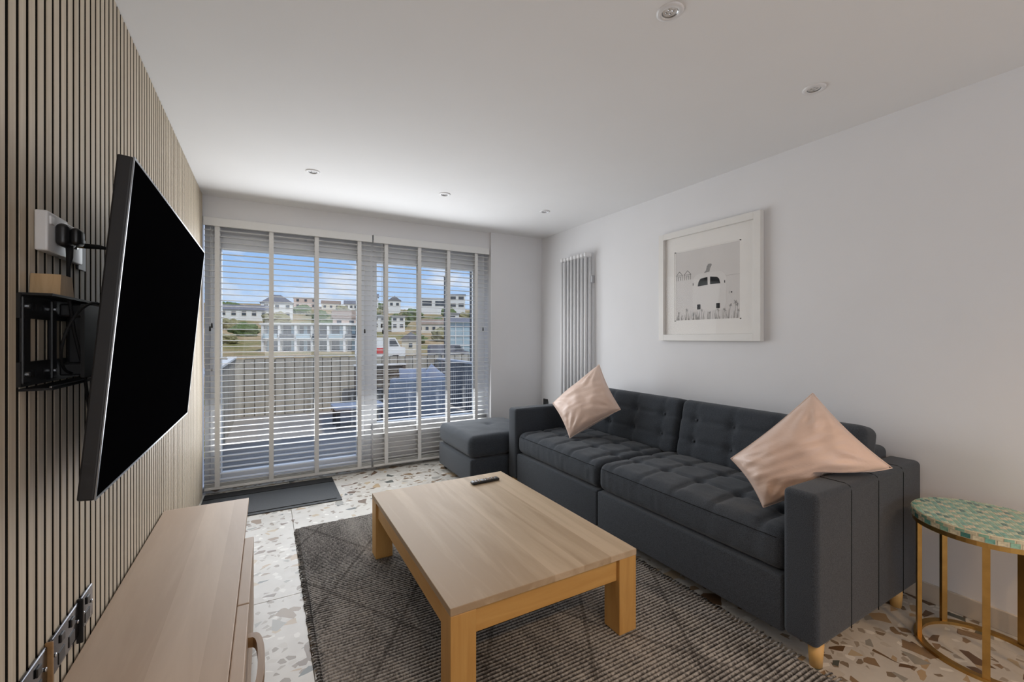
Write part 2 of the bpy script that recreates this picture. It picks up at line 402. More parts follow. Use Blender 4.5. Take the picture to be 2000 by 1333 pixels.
G().box(XR, XR + .1, YR, 4.40, -.1, H).struct('wall_right', 'wall_paint', 'pale grey right wall behind the sofa', 'wall')
g = G(); g.box(2.06, XR, YF, 4.40, -.1, H).box(XL, 2.06, 4.135, 4.40, 2.185, H).box(.86, 2.06, 4.225, 4.40, -.1, .365)
g.box(XL, .86, 4.26, 4.40, -.1, .012)
g.struct('wall_far', 'wall_paint', 'end wall around the glazed door and window with blinds', 'wall')
g = G(); g.box(XL - .1, -.05, YR - .1, YR, -.1, H).box(2.25, XR + .1, YR - .1, YR, -.1, H).box(-.05, 2.25, YR - .1, YR, -.1, .8).box(-.05, 2.25, YR - .1, YR, 2.1, H)
g.struct('wall_rear', 'wall_paint', 'wall behind the camera with an opening added for fill light', 'wall')
w2 = G().box(-.05, 2.25, YR - .09, YR - .03, .8, .86).box(-.05, 2.25, YR - .09, YR - .03, 2.04, 2.1).box(-.05, .01, YR - .09, YR - .03, .86, 2.04).box(2.19, 2.25, YR - .09, YR - .03, .86, 2.04).box(1.07, 1.13, YR - .09, YR - .03, .86, 2.04).struct('added_rear_window', 'upvc', 'added white framed window behind the camera for fill light', 'window')  # unseen window added to go with the fill lamp
G().box(.01, 2.19, YR - .065, YR - .06, .86, 2.04).part('pane', 'clear_glass', w2)
bb = G().rbox(XR - .012, XR + .002, YR, YF, .0, .085, .002).struct('baseboard_right', 'sand_wall', 'low beige tile skirting along the right wall', 'skirting')
bb.data.materials[0] = MATS['terrazzo_skirt'] if 'terrazzo_skirt' in MATS else M('skirt_tile', (.60, .54, .46), .4, var=.04, scale=12)
G().rbox(2.06, XR - .012, YF - .012, YF + .002, 0, .085, .002).struct('baseboard_far', 'skirt_tile', 'low beige tile skirting on the pier by the window', 'skirting')

G().box(2.0, 3.7, 2.2, 4.40, H + .2, 4.9).struct('shade_block', 'exterior_render', 'added unseen block above the window that shades the terrace', 'wall')  # unseen block added to throw shade on the right of the terrace
# glazed door (left) and window over a low wall (right)
YG = 4.30
door = G().box(XL + .02, -.405, 4.265, 4.335, .012, 2.185).box(.80, .86, 4.265, 4.335, .012, 2.185).box(-.405, .80, 4.265, 4.335, 2.085, 2.185).box(-.405, .80, 4.265, 4.335, .012, .045)
door = door.struct('door_1', 'upvc', 'white framed full-height glazed door behind the left blind', 'door')
g = G()
g.rbox(-.403, -.325, 4.245, 4.33, .047, 2.083, .006).rbox(.735, .798, 4.245, 4.33, .047, 2.083, .006).rbox(-.325, .735, 4.245, 4.33, 1.965, 2.083, .006).rbox(-.325, .735, 4.245, 4.33, .047, .125, .006)
g.part('sash', 'upvc', door)
G().box(-.325, .735, YG - .008, YG + .008, .125, 1.965).part('pane', 'clear_glass', door)
hd = G().rbox(-.405, -.375, 4.234, 4.246, .93, 1.15, .005).part('handle_plate', 'white_gloss_metal', door)
G().tube([(-.39, 4.235, 1.07), (-.39, 4.20, 1.07), (-.37, 4.192, 1.07), (-.28, 4.192, 1.065)], .009, 8).part('lever', 'white_gloss_metal', hd, True)
G().cyl((-.39, 4.2345, .975), (-.39, 4.228, .975), .009, 12).part('keyhole', 'black_metal', hd)
win = G().box(.86, .915, 4.265, 4.335, .365, 2.185).box(1.945, 2.06, 4.265, 4.335, .365, 2.185).box(.915, 1.945, 4.265, 4.335, 1.955, 2.185).box(.915, 1.945, 4.265, 4.335, .365, .42)
win = win.struct('window_1', 'upvc', 'white framed fixed window over a low wall behind the right blind', 'window')
G().box(.915, 1.945, YG - .008, YG + .008, .42, 1.955).part('pane', 'clear_glass', win)
G().rbox(.86, 2.06, 4.205, 4.266, .362, .412, .006).part('window_sill', 'grey_sill', win)

# ------------------------------------------------------------------ venetian blinds
def blind(x0, x1, label, tapes, cords):
    t = thing('venetian_blind', ((x0 + x1) / 2, 4.165, .03), label, 'blind', 'white slatted blinds over the glazing')
    yc = 4.165
    G().rbox(x0, x1, 4.118, 4.134, 2.116, 2.183, .004).part('valance', 'white_blind', t)
    G().box(x0 + .01, x1 - .01, 4.136, 4.195, 2.125, 2.18).part('head_rail', 'white_blind', t)
    me = G().add([(x0 + .005, -.025, -.0015), (x1 - .005, -.025, -.0015), (x1 - .005, 0, .001), (x0 + .005, 0, .001), (x0 + .005, .025, -.0015), (x1 - .005, .025, -.0015),
                  (x0 + .005, -.025, .0010), (x1 - .005, -.025, .0010), (x1 - .005, 0, .0035), (x0 + .005, 0, .0035), (x0 + .005, .025, .0010), (x1 - .005, .025, .0010)],
                 [(0, 1, 2, 3), (3, 2, 5, 4), (6, 9, 8, 7), (9, 10, 11, 8), (0, 6, 7, 1), (4, 5, 11, 10), (0, 3, 9, 6), (3, 4, 10, 9), (1, 7, 8, 2), (2, 8, 11, 5)]).mesh('slat', 'white_blind', ((x0 + x1) / 2, 0, 0))
    z = 2.088; zs = []
    while z > .10: zs.append(z); z -= .0462
    zs += [.078, .067, .057]
    for z in zs: inst('slat', me, t, (0, 0, z - .03))
    G().rbox(x0 + .005, x1 - .005, yc - .026, yc + .026, .030, .052, .004).part('bottom_rail', 'white_blind', t)
    for xc in tapes:
        for yy in (yc - .0275, yc + .0268):
            G().box(xc - .017, xc + .017, yy, yy + .0008, .05, 2.12).part('ladder_tape', 'blind_tape', t)
    for (xc, zb) in cords:
        c = G().tube([(xc, 4.128, 2.11), (xc + .001, 4.115, 1.8), (xc, 4.113, zb + .03)], .0012, 5).part('pull_cord', 'blind_tape', t)
        G().tube([(xc, 4.113, zb + .035), (xc, 4.113, zb + .028), (xc, 4.113, zb), (xc, 4.113, zb - .004)], [.003, .006, .0075, .004], 8).part('tassel', 'black_plastic', c, True)
    return t
bl = blind(-.437, .845, 'wider white wooden venetian blind over the glazed door', (-.345, .03, .377, .735), ((-.39, 1.29), (-.378, 1.315), (.776, 1.28)))
bl2 = blind(.855, 2.052, 'narrower white wooden venetian blind over the window by the ottoman', (.977, 1.298, 1.60, 1.907), ((.927, 1.33), (.938, 1.275), (1.973, 1.31)))
G().tube([(.853, 4.117, 2.185), (.853, 4.114, 2.135)], .0018, 6).part('valance_clip', 'black_plastic', bl)

# ------------------------------------------------------------------ downlights
def downlight(x, y, label, lamp=None):
    t = thing('downlight', (x, y, H), label, 'downlight', 'recessed ceiling downlights')
    G().lathe((x, y, H), [(.026, .004), (.027, -.004), (.030, -.0075), (.040, -.006), (.045, -.002), (.0455, .002)], 36).part('trim_ring', 'white_gloss_metal', t, True)
    b_ = G().lathe((x, y, H), [(.0268, -.003), (.020, .004), (.0, .005)], 28).part('lamp_face', 'clear_lens', t, True)
    for a in range(4):
        an = a * math.pi / 2 + .5
        G().lathe((x + .011 * math.cos(an), y + .011 * math.sin(an), H), [(.0065, .004), (.005, -.0015), (0, -.003)], 12).part('led_lens', 'steel', b_, True)
    if lamp:
        light('downlight_lamp', 'SPOT', (x, y, H - .03), (0, 0, 0), lamp, (1, .63, .33), spot_size=R(125), spot_blend=.6, shadow_soft_size=.04)
downlight(1.199, 1.025, 'large round downlight nearest the camera at the top edge')
downlight(2.131, 1.025, 'round downlight in the ceiling near the right wall')
downlight(.266, 3.188, 'leftmost of the three downlights near the window')
downlight(1.20, 3.188, 'middle one of the three downlights near the window')
downlight(2.133, 3.188, 'rightmost of the three downlights near the window')
for x, wv_, lb in ((.266, 28, 'warm lit downlight behind the camera near the slatted wall'), (1.2, 38, 'warm lit downlight behind the camera in mid ceiling'), (2.13, 38, 'warm lit downlight behind the camera near the right wall')): downlight(x, -.85, lb, wv_)

# ------------------------------------------------------------------ television on its arm bracket
tilt = math.atan2(.065, .748)
tv = thing('television', (-.29, 1.86, .9), 'large black flat television tilted down on the slatted wall', 'television')
def tvp(s, n_, d):   # s along Y, n_ up the panel (0 bottom), d out of the screen
    return (-.321 + n_ * math.sin(tilt) + d * math.cos(tilt), s, .886 + n_ * math.cos(tilt) - d * math.sin(tilt))
TW0, TW1, TH = 1.245, 2.475, .752
def tvbox(s0, s1, n0, n1, d0, d1):
    g_ = G().box(d0, d1, s0, s1, n0, n1); g_.v = [tvp(p[1], p[2], p[0]) for p in g_.v]; return g_
g_ = G().rbox(-.030, -.0015, TW0, TW1, 0, TH, .004); g_.v = [tvp(p[1], p[2], p[0]) for p in g_.v]; g_.part('casing', 'tv_bezel', tv)
g_ = tvbox(TW0, TW1, 0, .006, -.0015, .001); g_.part('edge_trim', 'tv_edge', tv)
tvbox(TW0, TW1, TH - .005, TH, -.0015, .001).part('edge_trim', 'tv_edge', tv)
tvbox(TW0, TW0 + .005, .006, TH - .005, -.0015, .001).part('edge_trim', 'tv_edge', tv)
tvbox(TW1 - .005, TW1, .006, TH - .005, -.0015, .001).part('edge_trim', 'tv_edge', tv)
tvbox(TW0 + .005, TW1 - .005, .006, TH - .005, -.0015, .0003).part('screen', 'tv_screen', tv, label='glossy black screen, switched off')
g_ = G().rbox(-.052, -.028, TW0 + .18, TW1 - .18, .05, .45, .012); g_.v = [tvp(p[1], p[2], p[0]) for p in g_.v]; g_.part('rear_housing', 'tv_bezel', tv)

br = thing('tv_wall_bracket', (-.43, 1.5, 1.13), 'black metal arm bracket on the slats behind the television', 'bracket')
XW = XL + .0225
g_ = G()
for z0, z1 in ((1.275, 1.325), (1.135, 1.185)):
    # perforated rail: two strips with webs between square holes
    g_.box(XW, XW + .006, 1.243, 1.66, z0, z0 + .018).box(XW, XW + .006, 1.243, 1.66, z1 - .018, z1)
    for (a, b_) in ((1.243, 1.292), (1.298, 1.306), (1.312, 1.338), (1.350, 1.378), (1.392, 1.60), (1.612, 1.66)): g_.box(XW, XW + .006, a, b_, z0 + .018, z1 - .018)
g_.part('wall_rail', 'black_metal', br)
G().rbox(XW, XW + .009, 1.248, 1.280, 1.14, 1.32, .003).part('upright', 'black_metal', br)
G().rbox(XW, XW + .010, 1.382, 1.405, 1.14, 1.32, .003).part('upright', 'black_metal', br)
G().rbox(XW, XW + .012, 1.60, 1.66, 1.14, 1.32, .003).part('upright', 'black_metal', br)
G().box(XW, XW + .05, 1.25, 1.665, 1.322, 1.327).part('shelf_flange', 'black_metal', br)
G().box(XW, XW + .05, 1.25, 1.665, 1.126, 1.131).part('shelf_flange', 'black_metal', br)
G().rbox(XW + .045, XW + .049, 1.25, 1.665, 1.1315, 1.134, .001).part('bright_edge', 'steel', br)
for (z0, z1) in ((1.285, 1.315), (1.145, 1.175)):
    G().rbox(XW + .011, -.386, 1.41, 1.45, z0, z1, .004).part('swing_arm', 'black_metal', br)
G().rbox(XW + .011, -.386, 1.455, 1.585, 1.165, 1.30, .006).part('pivot_box', 'black_plastic', br)
G().box(-.386, -.379, 1.40, 2.2, 1.14, 1.315).part('television_plate', 'black_metal', br)
for yy in (1.262, 1.39, 1.63):
    for zz in (1.30, 1.16):
        G().cyl((XW + .008, yy, zz), (XW + .0135, yy, zz), .005, 8).part('bolt', 'steel', br)

# wall sockets by the television
def plate(x, y0_, y1_, z0_, z1_, mat, name, label, cat, d=.011):
    t = thing(name, (x, (y0_ + y1_) / 2, z0_), label, cat)
    G().rbox(x, x + d, y0_, y1_, z0_, z1_, .004, 2).part('faceplate', mat, t, True)
    return t
t = plate(XW, 1.317, 1.428, 1.425, 1.513, 'white_plastic', 'wall_socket', 'white wall socket with a black plug above the bracket', 'socket', .022)
G().rbox(XW + .021, XW + .025, 1.325, 1.345, 1.485, 1.503, .001).part('switch', 'white_plastic', t)
p = thing('power_plug', (XW + .022, 1.385, 1.445), 'black three-pin plug pushed into the white wall socket', 'plug')
G().rbox(XW + .0225, XW + .045, 1.345, 1.403, 1.442, 1.494, .012, 3).part('plug_body', 'black_plastic', p, True)
G().rbox(XW + .044, XW + .062, 1.357, 1.395, 1.448, 1.488, .009, 3).part('plug_grip', 'black_plastic', p, True)
G().tube([(XW + .04, 1.374, 1.447), (XW + .04, 1.374, 1.42), (XW + .038, 1.375, 1.40), (XW + .035, 1.385, 1.34), (XW + .04, 1.40, 1.25), (XW + .05, 1.43, 1.15), (XW + .05, 1.46, 1.06), (XW + .055, 1.50, 1.02), (XW + .07, 1.53, 1.03), (XW + .075, 1.55, 1.10)], [.007, .006, .0035, .0035, .0035, .0035, .0035, .0035, .0035, .0035], 8).part('cable', 'black_rubber', p, True)
t = plate(XW, 1.438, 1.545, 1.425, 1.513, 'white_gloss_metal', 'aerial_socket', 'white aerial socket plate beside the black plug', 'socket', .016)
G().cyl((XW + .016, 1.492, 1.468), (XW + .020, 1.492, 1.468), .011, 16).part('aerial_port', 'steel', t, True)
p = thing('aerial_lead', (XW + .02, 1.492, 1.468), 'thin black aerial lead plugged into the socket plate', 'cable')
G().cyl((XW + .0205, 1.492, 1.468), (XW + .033, 1.492, 1.468), .0065, 12).part('metal_plug', 'brass', p, True)
G().tube([(XW + .033, 1.492, 1.468), (XW + .06, 1.493, 1.468), (XW + .08, 1.50, 1.466), (XW + .10, 1.53, 1.46), (XW + .105, 1.60, 1.44)], [.0065, .006, .003, .0025, .0025], 8).part('cable', 'black_rubber', p, True)
G().rbox(XW, XW + .006, 1.55, 1.605, 1.415, 1.50, .002).single('black_back_box', 'black_plastic', (XW, 1.578, 1.415), 'small black opening cover right of the aerial socket', 'cover plate')
g_ = G().prism([(1.295, 1.3275), (1.372, 1.3275), (1.362, 1.372), (1.300, 1.372)], 0, XW + .001, XW + .048)
g_.single('wooden_block', 'block_wood', (XW + .025, 1.335, 1.3275), 'small pale wooden block resting on top of the bracket', 'block')
g_ = G(); pts = []
for i in range(25):
    a = math.pi * (.35 + 1.25 * i / 24)
    pts.append((-.385 + .02 * math.sin(a), 1.43 + .13 * math.cos(a), 1.235 + .085 * math.sin(a)))
g_.tube(pts, .003, 7)
g_.single('loop_cable', 'black_rubber', (-.385, 1.43, 1.235), 'thin black cable looping in front of the bracket', 'cable', smooth=True)
# black nickel sockets low on the wall behind the console
for i, (a, b_, lb) in enumerate(((1.16, 1.362, 'black metal wall socket nearest the camera behind the console'), (1.385, 1.548, 'wide black metal wall socket in the middle behind the console'), (1.562, 1.652, 'short black metal wall socket farthest behind the console'))):
    t = plate(XW, a, b_, .452, .542, 'black_nickel', 'low_wall_socket', lb, 'socket', .008)
    for yy in ((a + .014), (b_ - .014)):
        G().lathe((0, 0, 0), [(.0045, 0), (.004, .002), (0, .003)], 10)
        G().cyl((XW + .008, yy, .497), (XW + .0105, yy, .497), .0045, 10).part('screw', 'steel', t, True)
    for yy in ([a + .05, b_ - .05] if i < 2 else [(a + b_) / 2]):
        G().rbox(XW + .0075, XW + .012, yy - .011, yy + .011, .508, .528, .002).part('rocker_switch', 'black_plastic', t)
        G().rbox(XW + .0075, XW + .0095, yy - .018, yy + .018, .462, .49, .001).part('pin_face', 'black_plastic', t)
    if i < 2:
        G().rbox(XW + .001, XW + .015, b_ + .003, b_ + .010, .43, .546, .002).part('side_clip', 'handle_wood' if i == 0 else 'black_metal', t)

# ------------------------------------------------------------------ console
X0, X1, Y0, Y1, ZT = -.432, -.083, .75, 2.635, .403
c = thing('tv_console', (-.26, 1.7, 0), 'long low pale wooden console under the television', 'console')
G().rbox(X0, X1, Y0, Y1, ZT - .026, ZT, .002).part('top_board', 'console_wood', c)
G().box(X0 + .005, X1 - .02, Y0 + .004, Y0 + .026, 0, ZT - .0262).part('end_panel', 'console_wood', c)
G().box(X0 + .005, X1 - .02, Y1 - .026, Y1 - .004, 0, ZT - .0262).part('end_panel', 'console_wood', c)
G().box(X0 + .005, X1 - .02, 2.11, 2.132, .04, ZT - .0262).part('divider', 'console_wood', c)
G().box(X0 + .005, X0 + .013, Y0 + .026, Y1 - .026, .04, ZT - .0262).part('back_panel', 'console_wood', c)
G().box(X0 + .013, X1 - .02, Y0 + .026, Y1 - .026, .04, .062).part('base_board', 'console_wood', c)
G().box(X0 + .013, X1 - .03, 2.132, Y1 - .026, .20, .218).part('shelf', 'console_wood', c)
def bow(y0_, y1_, z, parent):
    n = 14; outer = []; inner = []
    for i in range(n + 1):
        a = math.pi * i / n; s = (y0_ + y1_) / 2; hw = (y1_ - y0_) / 2
        sx = max(0, math.sin(a)) ** .5
        outer.append((-.0495 + .044 * sx, s - hw * math.cos(a)))
        inner.append((-.0495 + .027 * sx, s - (hw - .022) * math.cos(a)))
    vs = []; fs = []
    for (o_, i_) in zip(outer, inner):
        for zz in (z, z + .03): vs.append((o_[0], o_[1], zz)); vs.append((i_[0], i_[1], zz))
    for i in range(n):
        a = i * 4; b_ = a + 4
        fs += [(a, b_, b_ + 2, a + 2), (a + 1, a + 3, b_ + 3, b_ + 1), (a + 2, b_ + 2, b_ + 3, a + 3), (a, a + 1, b_ + 1, b_)]
    G().add(vs, fs).part('bow_handle', 'handle_wood', parent)
for (a, b_) in ((1.602, 2.127), (1.075, 1.598), (.76, 1.071)):
    for (z0_, z1_) in ((.225, ZT - .006), (.045, .220)):
        d = G().rbox(X1 + .0006, -.0495, a, b_, z0_, z1_, .003).part('drawer_front', 'console_wood', c)
        if b_ - a > .4 and a < 1.5: bow(a + .16, b_ - .085, z1_ - .075, d)

# ------------------------------------------------------------------ rug, door mat
RX0, RX1, RY0, RY1 = .168, 1.775, .62, 3.118   # ribs run across the room
rug = thing('woven_rug', (.97, 1.87, 0), 'charcoal grey ribbed woven rug with fringed edges under the table', 'rug')
NX, pitch, NS = 70, .0168, 5
nr = int((RY1 - RY0) / pitch); NY = nr * NS
vs = []; fs = []
for j in range(NY + 1):
    for i in range(NX + 1):
        xx = RX0 + (RX1 - RX0) * i / NX; yy = RY0 + (RY1 - RY0) * j / NY
        ph = math.pi * j / NS
        zz = .0020 + .0062 * abs(math.sin(ph)) + .0012 * noise.noise((xx * 60, j // NS * 3.1, 0))
        if i in (0, NX) or j in (0, NY): zz = .0005
        wob = .004 * noise.noise((xx * 2.2, yy * .7, 4)) + .001 * noise.noise((xx * 9, yy * 2, 1))
        xw = .004 * noise.noise((yy * 30, 0, xx)) if i in (0, NX) else 0
        vs.append((xx + xw, yy + wob, zz))
for j in range(NY):
    for i in range(NX):
        a = j * (NX + 1) + i; fs.append((a, a + 1, a + NX + 2, a + NX + 1))
G().add(vs, fs).part('woven_field', 'rug_weave', rug, True)
for side in (0, 1):
    g_ = G()
    for j in range(nr):
        yy = RY0 + (j + .5) * pitch; xe = (RX0, RX1)[side]; sg = (-1, 1)[side]
        if side and min(abs(yy - .86), abs(yy - 3.13)) < .045: continue
        L = .012 + .012 * random.random() + (.010 if side else 0); dy = random.uniform(-.006, .006)
        g_.tube([(xe - sg * .006, yy, .005), (xe + sg * L * .5, yy + dy * .5, .007), (xe + sg * L, yy + dy, .003)], [.0038, .0042, .0028], 5)
    g_.part('fringe', 'rug_weave', rug, True, kind='stuff')
dm = thing('door_mat', (.05, 3.8, 0), 'dark grey rubber doormat in front of the glazed door', 'mat')
MX0, MX1, MY0, MY1 = -.425, .497, 3.505, 4.095
G().rbox(MX0, MX1, MY0, MY1, 0, .006, .002).part('mat_base', 'mat_rubber', dm)
G().rbox(MX0 + .055, MX1 - .035, MY0 + .04, MY1 - .13, .006, .011, .003).part('ribbed_pad', 'mat_rubber', dm)
g_ = G().rbox(MX0 + .002, MX1 - .002, MY1 - .12, MY1 - .002, .006, .012, .004); g_.part('smooth_border', 'black_rubber', dm)

# ------------------------------------------------------------------ coffee table
TX0, TX1, TY0, TY1, TZ = .52, 1.352, 1.330, 2.545, .348
ct = thing('coffee_table', (.936, 1.94, 0), 'low square-legged wooden coffee table on the rug', 'coffee table')
TB = TZ - .026
G().rbox(TX0, TX1, TY0, TY1, TB, TZ, .002).part('table_top', 'table_top_wood', ct)
for xx in (TX0, TX1 - .095):
    for yy in (TY0, TY1 - .095):
        G().rbox(xx + .001, xx + .094, yy + .001, yy + .094, .0095, TB - .0003, .003).part('leg', 'table_leg_wood', ct)
for yy in (TY0 + .018, TY1 - .04):
    G().rbox(TX0 + .0945, TX1 - .0945, yy, yy + .022, TB - .092, TB - .0003, .002).part('apron', 'table_frame_cross', ct)
for xx in (TX0 + .012, TX1 - .034):
    G().rbox(xx, xx + .022, TY0 + .0945, TY1 - .0945, TB - .088, TB - .0003, .002).part('apron', 'table_frame_wood', ct)
# remote control
rm = thing('remote_control', (1.165, 2.40, TZ), 'small black remote control at the far corner of the table', 'remote')
rm.rotation_euler = (0, 0, R(2)); ORG[rm.name] = (0, 0, 0)
G().rbox(-.092, .092, -.021, .021, .0, .017, .007, 2).part('body', 'black_plastic', rm, True)
for i in range(9):
    for j in range(3):
        if i == 3: continue
        G().lathe((-.07 + i * .0165, -.012 + j * .012, .0165), [(.0042, 0), (.0038, .0022), (0, .0026)], 8).part('button', 'handle_wood' if (i + j) % 4 else 'steel', rm, True)

# ------------------------------------------------------------------ sofa
SX0, SX1, SY0, SY1 = 1.75, 2.685, .83, 3.165
sf = thing('sofa', (2.2, 2.0, 0), 'long charcoal tufted fabric sofa along the right wall', 'sofa')
def arm(y0_, y1_):
    return G().rbox(SX0, SX1, y0_, y1_, .085, .655, .022, 3, (3, 1, 3)).part('armrest', 'sofa_fabric', sf, True)
a1 = arm(SY0, SY0 + .125); a2 = arm(SY1 - .125, SY1)
for xx in (2.004, 2.239, 2.481):
    y_ = SY0
    G().tube([(xx, y_ - .0003, .09), (xx, y_ - .0003, .63), (xx, y_ + .006, .649), (xx, y_ + .022, .6553), (xx, y_ + .11, .6553)], .0018, 6).part('seam', 'sofa_seam', a1, True)
YM = 2.058
for (a, b_) in ((SY0 + .128, YM - .003), (YM + .003, SY1 - .128)):
    G().rbox(SX0 + .008, SX0 + .09, a, b_, .075, .296, .012, 2).part('front_panel', 'sofa_fabric', sf, True)
G().rbox(SX0 + .09, SX1 - .02, SY0 + .128, SY1 - .128, .10, .30, .005).part('base_frame', 'sofa_fabric', sf)
def seat(y0_, y1_):
    tx = [1.99, 2.19]; ty = [y0_ + (y1_ - y0_) * (i + .5) / 5 for i in range(5)]
    def fn(w):
        x_, y_, z_ = w
        u = (x_ - 1.775) / .69; q = (y_ - y0_) / (y1_ - y0_)
        if z_ > .38:
            k_ = min(1, (z_ - .38) / .05)
            z_ += k_ * .024 * (4 * u * (1 - u)) ** .5 * (4 * q * (1 - q)) ** .4 if 0 < u < 1 and 0 < q < 1 else 0
            d_ = 0
            for a_ in tx:
                for c_ in ty: d_ = max(d_, .024 * math.exp(-((x_ - a_) ** 2 + (y_ - c_) ** 2) / .0011))
            for c_ in ty: d_ = max(d_, .0085 * math.exp(-((y_ - c_) / .014) ** 2))
            for a_ in tx: d_ = max(d_, .0085 * math.exp(-((x_ - a_) / .014) ** 2))
            z_ -= k_ * d_ * 1.35
            z_ += k_ * .004 * noise.noise((x_ * 9, y_ * 9, 3)) + k_ * .0025 * noise.noise((x_ * 26, y_ * 12, 7))
        if x_ < 1.82: x_ -= .012 * (1 - ((z_ - .38) / .09) ** 2) + .003 * noise.noise((y_ * 18, z_ * 14, 2)) + .003 * noise.noise((y_ * 40, z_ * 3, 5))
        return (x_, y_, z_)
    s_ = G().rbox(1.775, 2.46, y0_, y1_, .298, .462, .045, 4, (44, 66, 3), fn).part('seat_cushion', 'sofa_fabric', sf, True)
    z_ = .438
    G().tube([(1.7635 + .002, y0_ + .03 + (y1_ - y0_ - .06) * i / 24, z_ + .002 * noise.noise((i * .7, 0, 0))) for i in range(25)], .0015, 6).part('piping', 'sofa_seam', s_, True)
    for a_ in tx:
        for c_ in ty:
            G().lathe((a_, c_, .457), [(.010, -.004), (.008, .002), (0, .004)], 10).part('button', 'sofa_fabric', s_, True)
seat(SY0 + .126, YM); seat(YM + .002, SY1 - .126)
def back(y0_, y1_, nb):
    ty = [y0_ + (y1_ - y0_) * (i + .5 + 0) / nb for i in range(nb)]; tz = [.12, .255]
    ca, sa = math.cos(R(13)), math.sin(R(13))
    def tr(w):   # leaning back about the bottom front edge
        return (2.335 + w[0] * ca + w[2] * sa, w[1], .458 - w[0] * sa + w[2] * ca)
    def fn(w):
        x_, y_, z_ = w
        q = (y_ - y0_) / (y1_ - y0_); u = z_ / .38
        if x_ < .05:
            k_ = min(1, (.05 - x_) / .045)
            if 0 < u < 1 and 0 < q < 1: x_ -= k_ * .022 * (4 * u * (1 - u)) ** .5 * (4 * q * (1 - q)) ** .4
            d_ = 0
            for a_ in tz:
                for c_ in ty: d_ = max(d_, .026 * math.exp(-((z_ - a_) ** 2 + (y_ - c_) ** 2) / .0012))
            for c_ in ty: d_ = max(d_, .0085 * math.exp(-((y_ - c_) / .015) ** 2))
            for a_ in tz: d_ = max(d_, .0075 * math.exp(-((z_ - a_) / .014) ** 2))
            x_ += k_ * d_ + k_ * .003 * noise.noise((z_ * 12, y_ * 9, 3))
        return tr((x_, y_, z_))
    s_ = G().rbox(0, .15, y0_, y1_, 0, .38, .04, 4, (3, 60, 30), fn).part('back_cushion', 'sofa_fabric', sf, True)
    for a_ in tz:
        for c_ in ty:
            p_ = tr((.006, c_, a_)); G().rbox(p_[0] - .006, p_[0] + .008, p_[1] - .009, p_[1] + .009, p_[2] - .009, p_[2] + .009, .006, 2).part('button', 'sofa_fabric', s_, True)
back(SY0 + .115, 1.967, 4); back(1.972, 2.985, 4)
G().rbox(2.50, SX1, SY0 + .126, SY1 - .126, .10, .70, .03, 3).part('back_frame', 'sofa_fabric', sf, True)
for (xx, yy) in ((1.80, .86), (2.52, .87), (1.80, 3.13), (2.52, 3.13)):
    G().tube([(xx, yy, .0), (xx, yy, .088)], [.021, .027], 18).part('leg', 'leg_beech', sf, True)
G().rbox(1.83, 1.85, .96, 1.04, .085, .105, .002).part('runner', 'leg_beech', sf)
G().rbox(1.80, 2.66, .90, .92, .066, .0848, .002).part('under_rail', 'leg_beech', sf)

ot = thing('ottoman', (1.78, 3.57, 0), 'charcoal fabric storage ottoman between the sofa and the blind', 'ottoman')
OX0, OX1, OY0, OY1 = 1.425, 2.12, 3.205, 3.94
G().rbox(OX0, OX1, OY0, OY1, .04, .245, .016, 2).part('storage_base', 'sofa_fabric', ot, True)
def fo(w):
    x_, y_, z_ = w
    u = (x_ - OX0) / (OX1 - OX0); q = (y_ - OY0) / (OY1 - OY0)
    if z_ > .34 and 0 < u < 1 and 0 < q < 1:
        z_ += .018 * (4 * u * (1 - u)) ** .6 * (4 * q * (1 - q)) ** .6
        z_ -= .02 * math.exp(-((x_ - 1.78) ** 2 + (y_ - 3.6) ** 2) / .0016)
        z_ += .0035 * noise.noise((x_ * 10, y_ * 10, 9))
    return (x_, y_, z_)
oc = G().rbox(OX0 - .004, OX1, OY0, OY1 + .004, .25, .425, .055, 5, (24, 24, 3), fo).part('lid_cushion', 'sofa_fabric', ot, True)
G().lathe((1.78, 3.6, .424), [(.011, -.004), (.008, .002), (0, .004)], 10).part('button', 'sofa_fabric', oc, True)
for xx in (OX0 + .06, OX1 - .06):
    for yy in (OY0 + .06, OY1 - .06):
        G().rbox(xx - .022, xx + .022, yy - .022, yy + .022, 0, .041, .003).part('foot', 'black_plastic', ot)

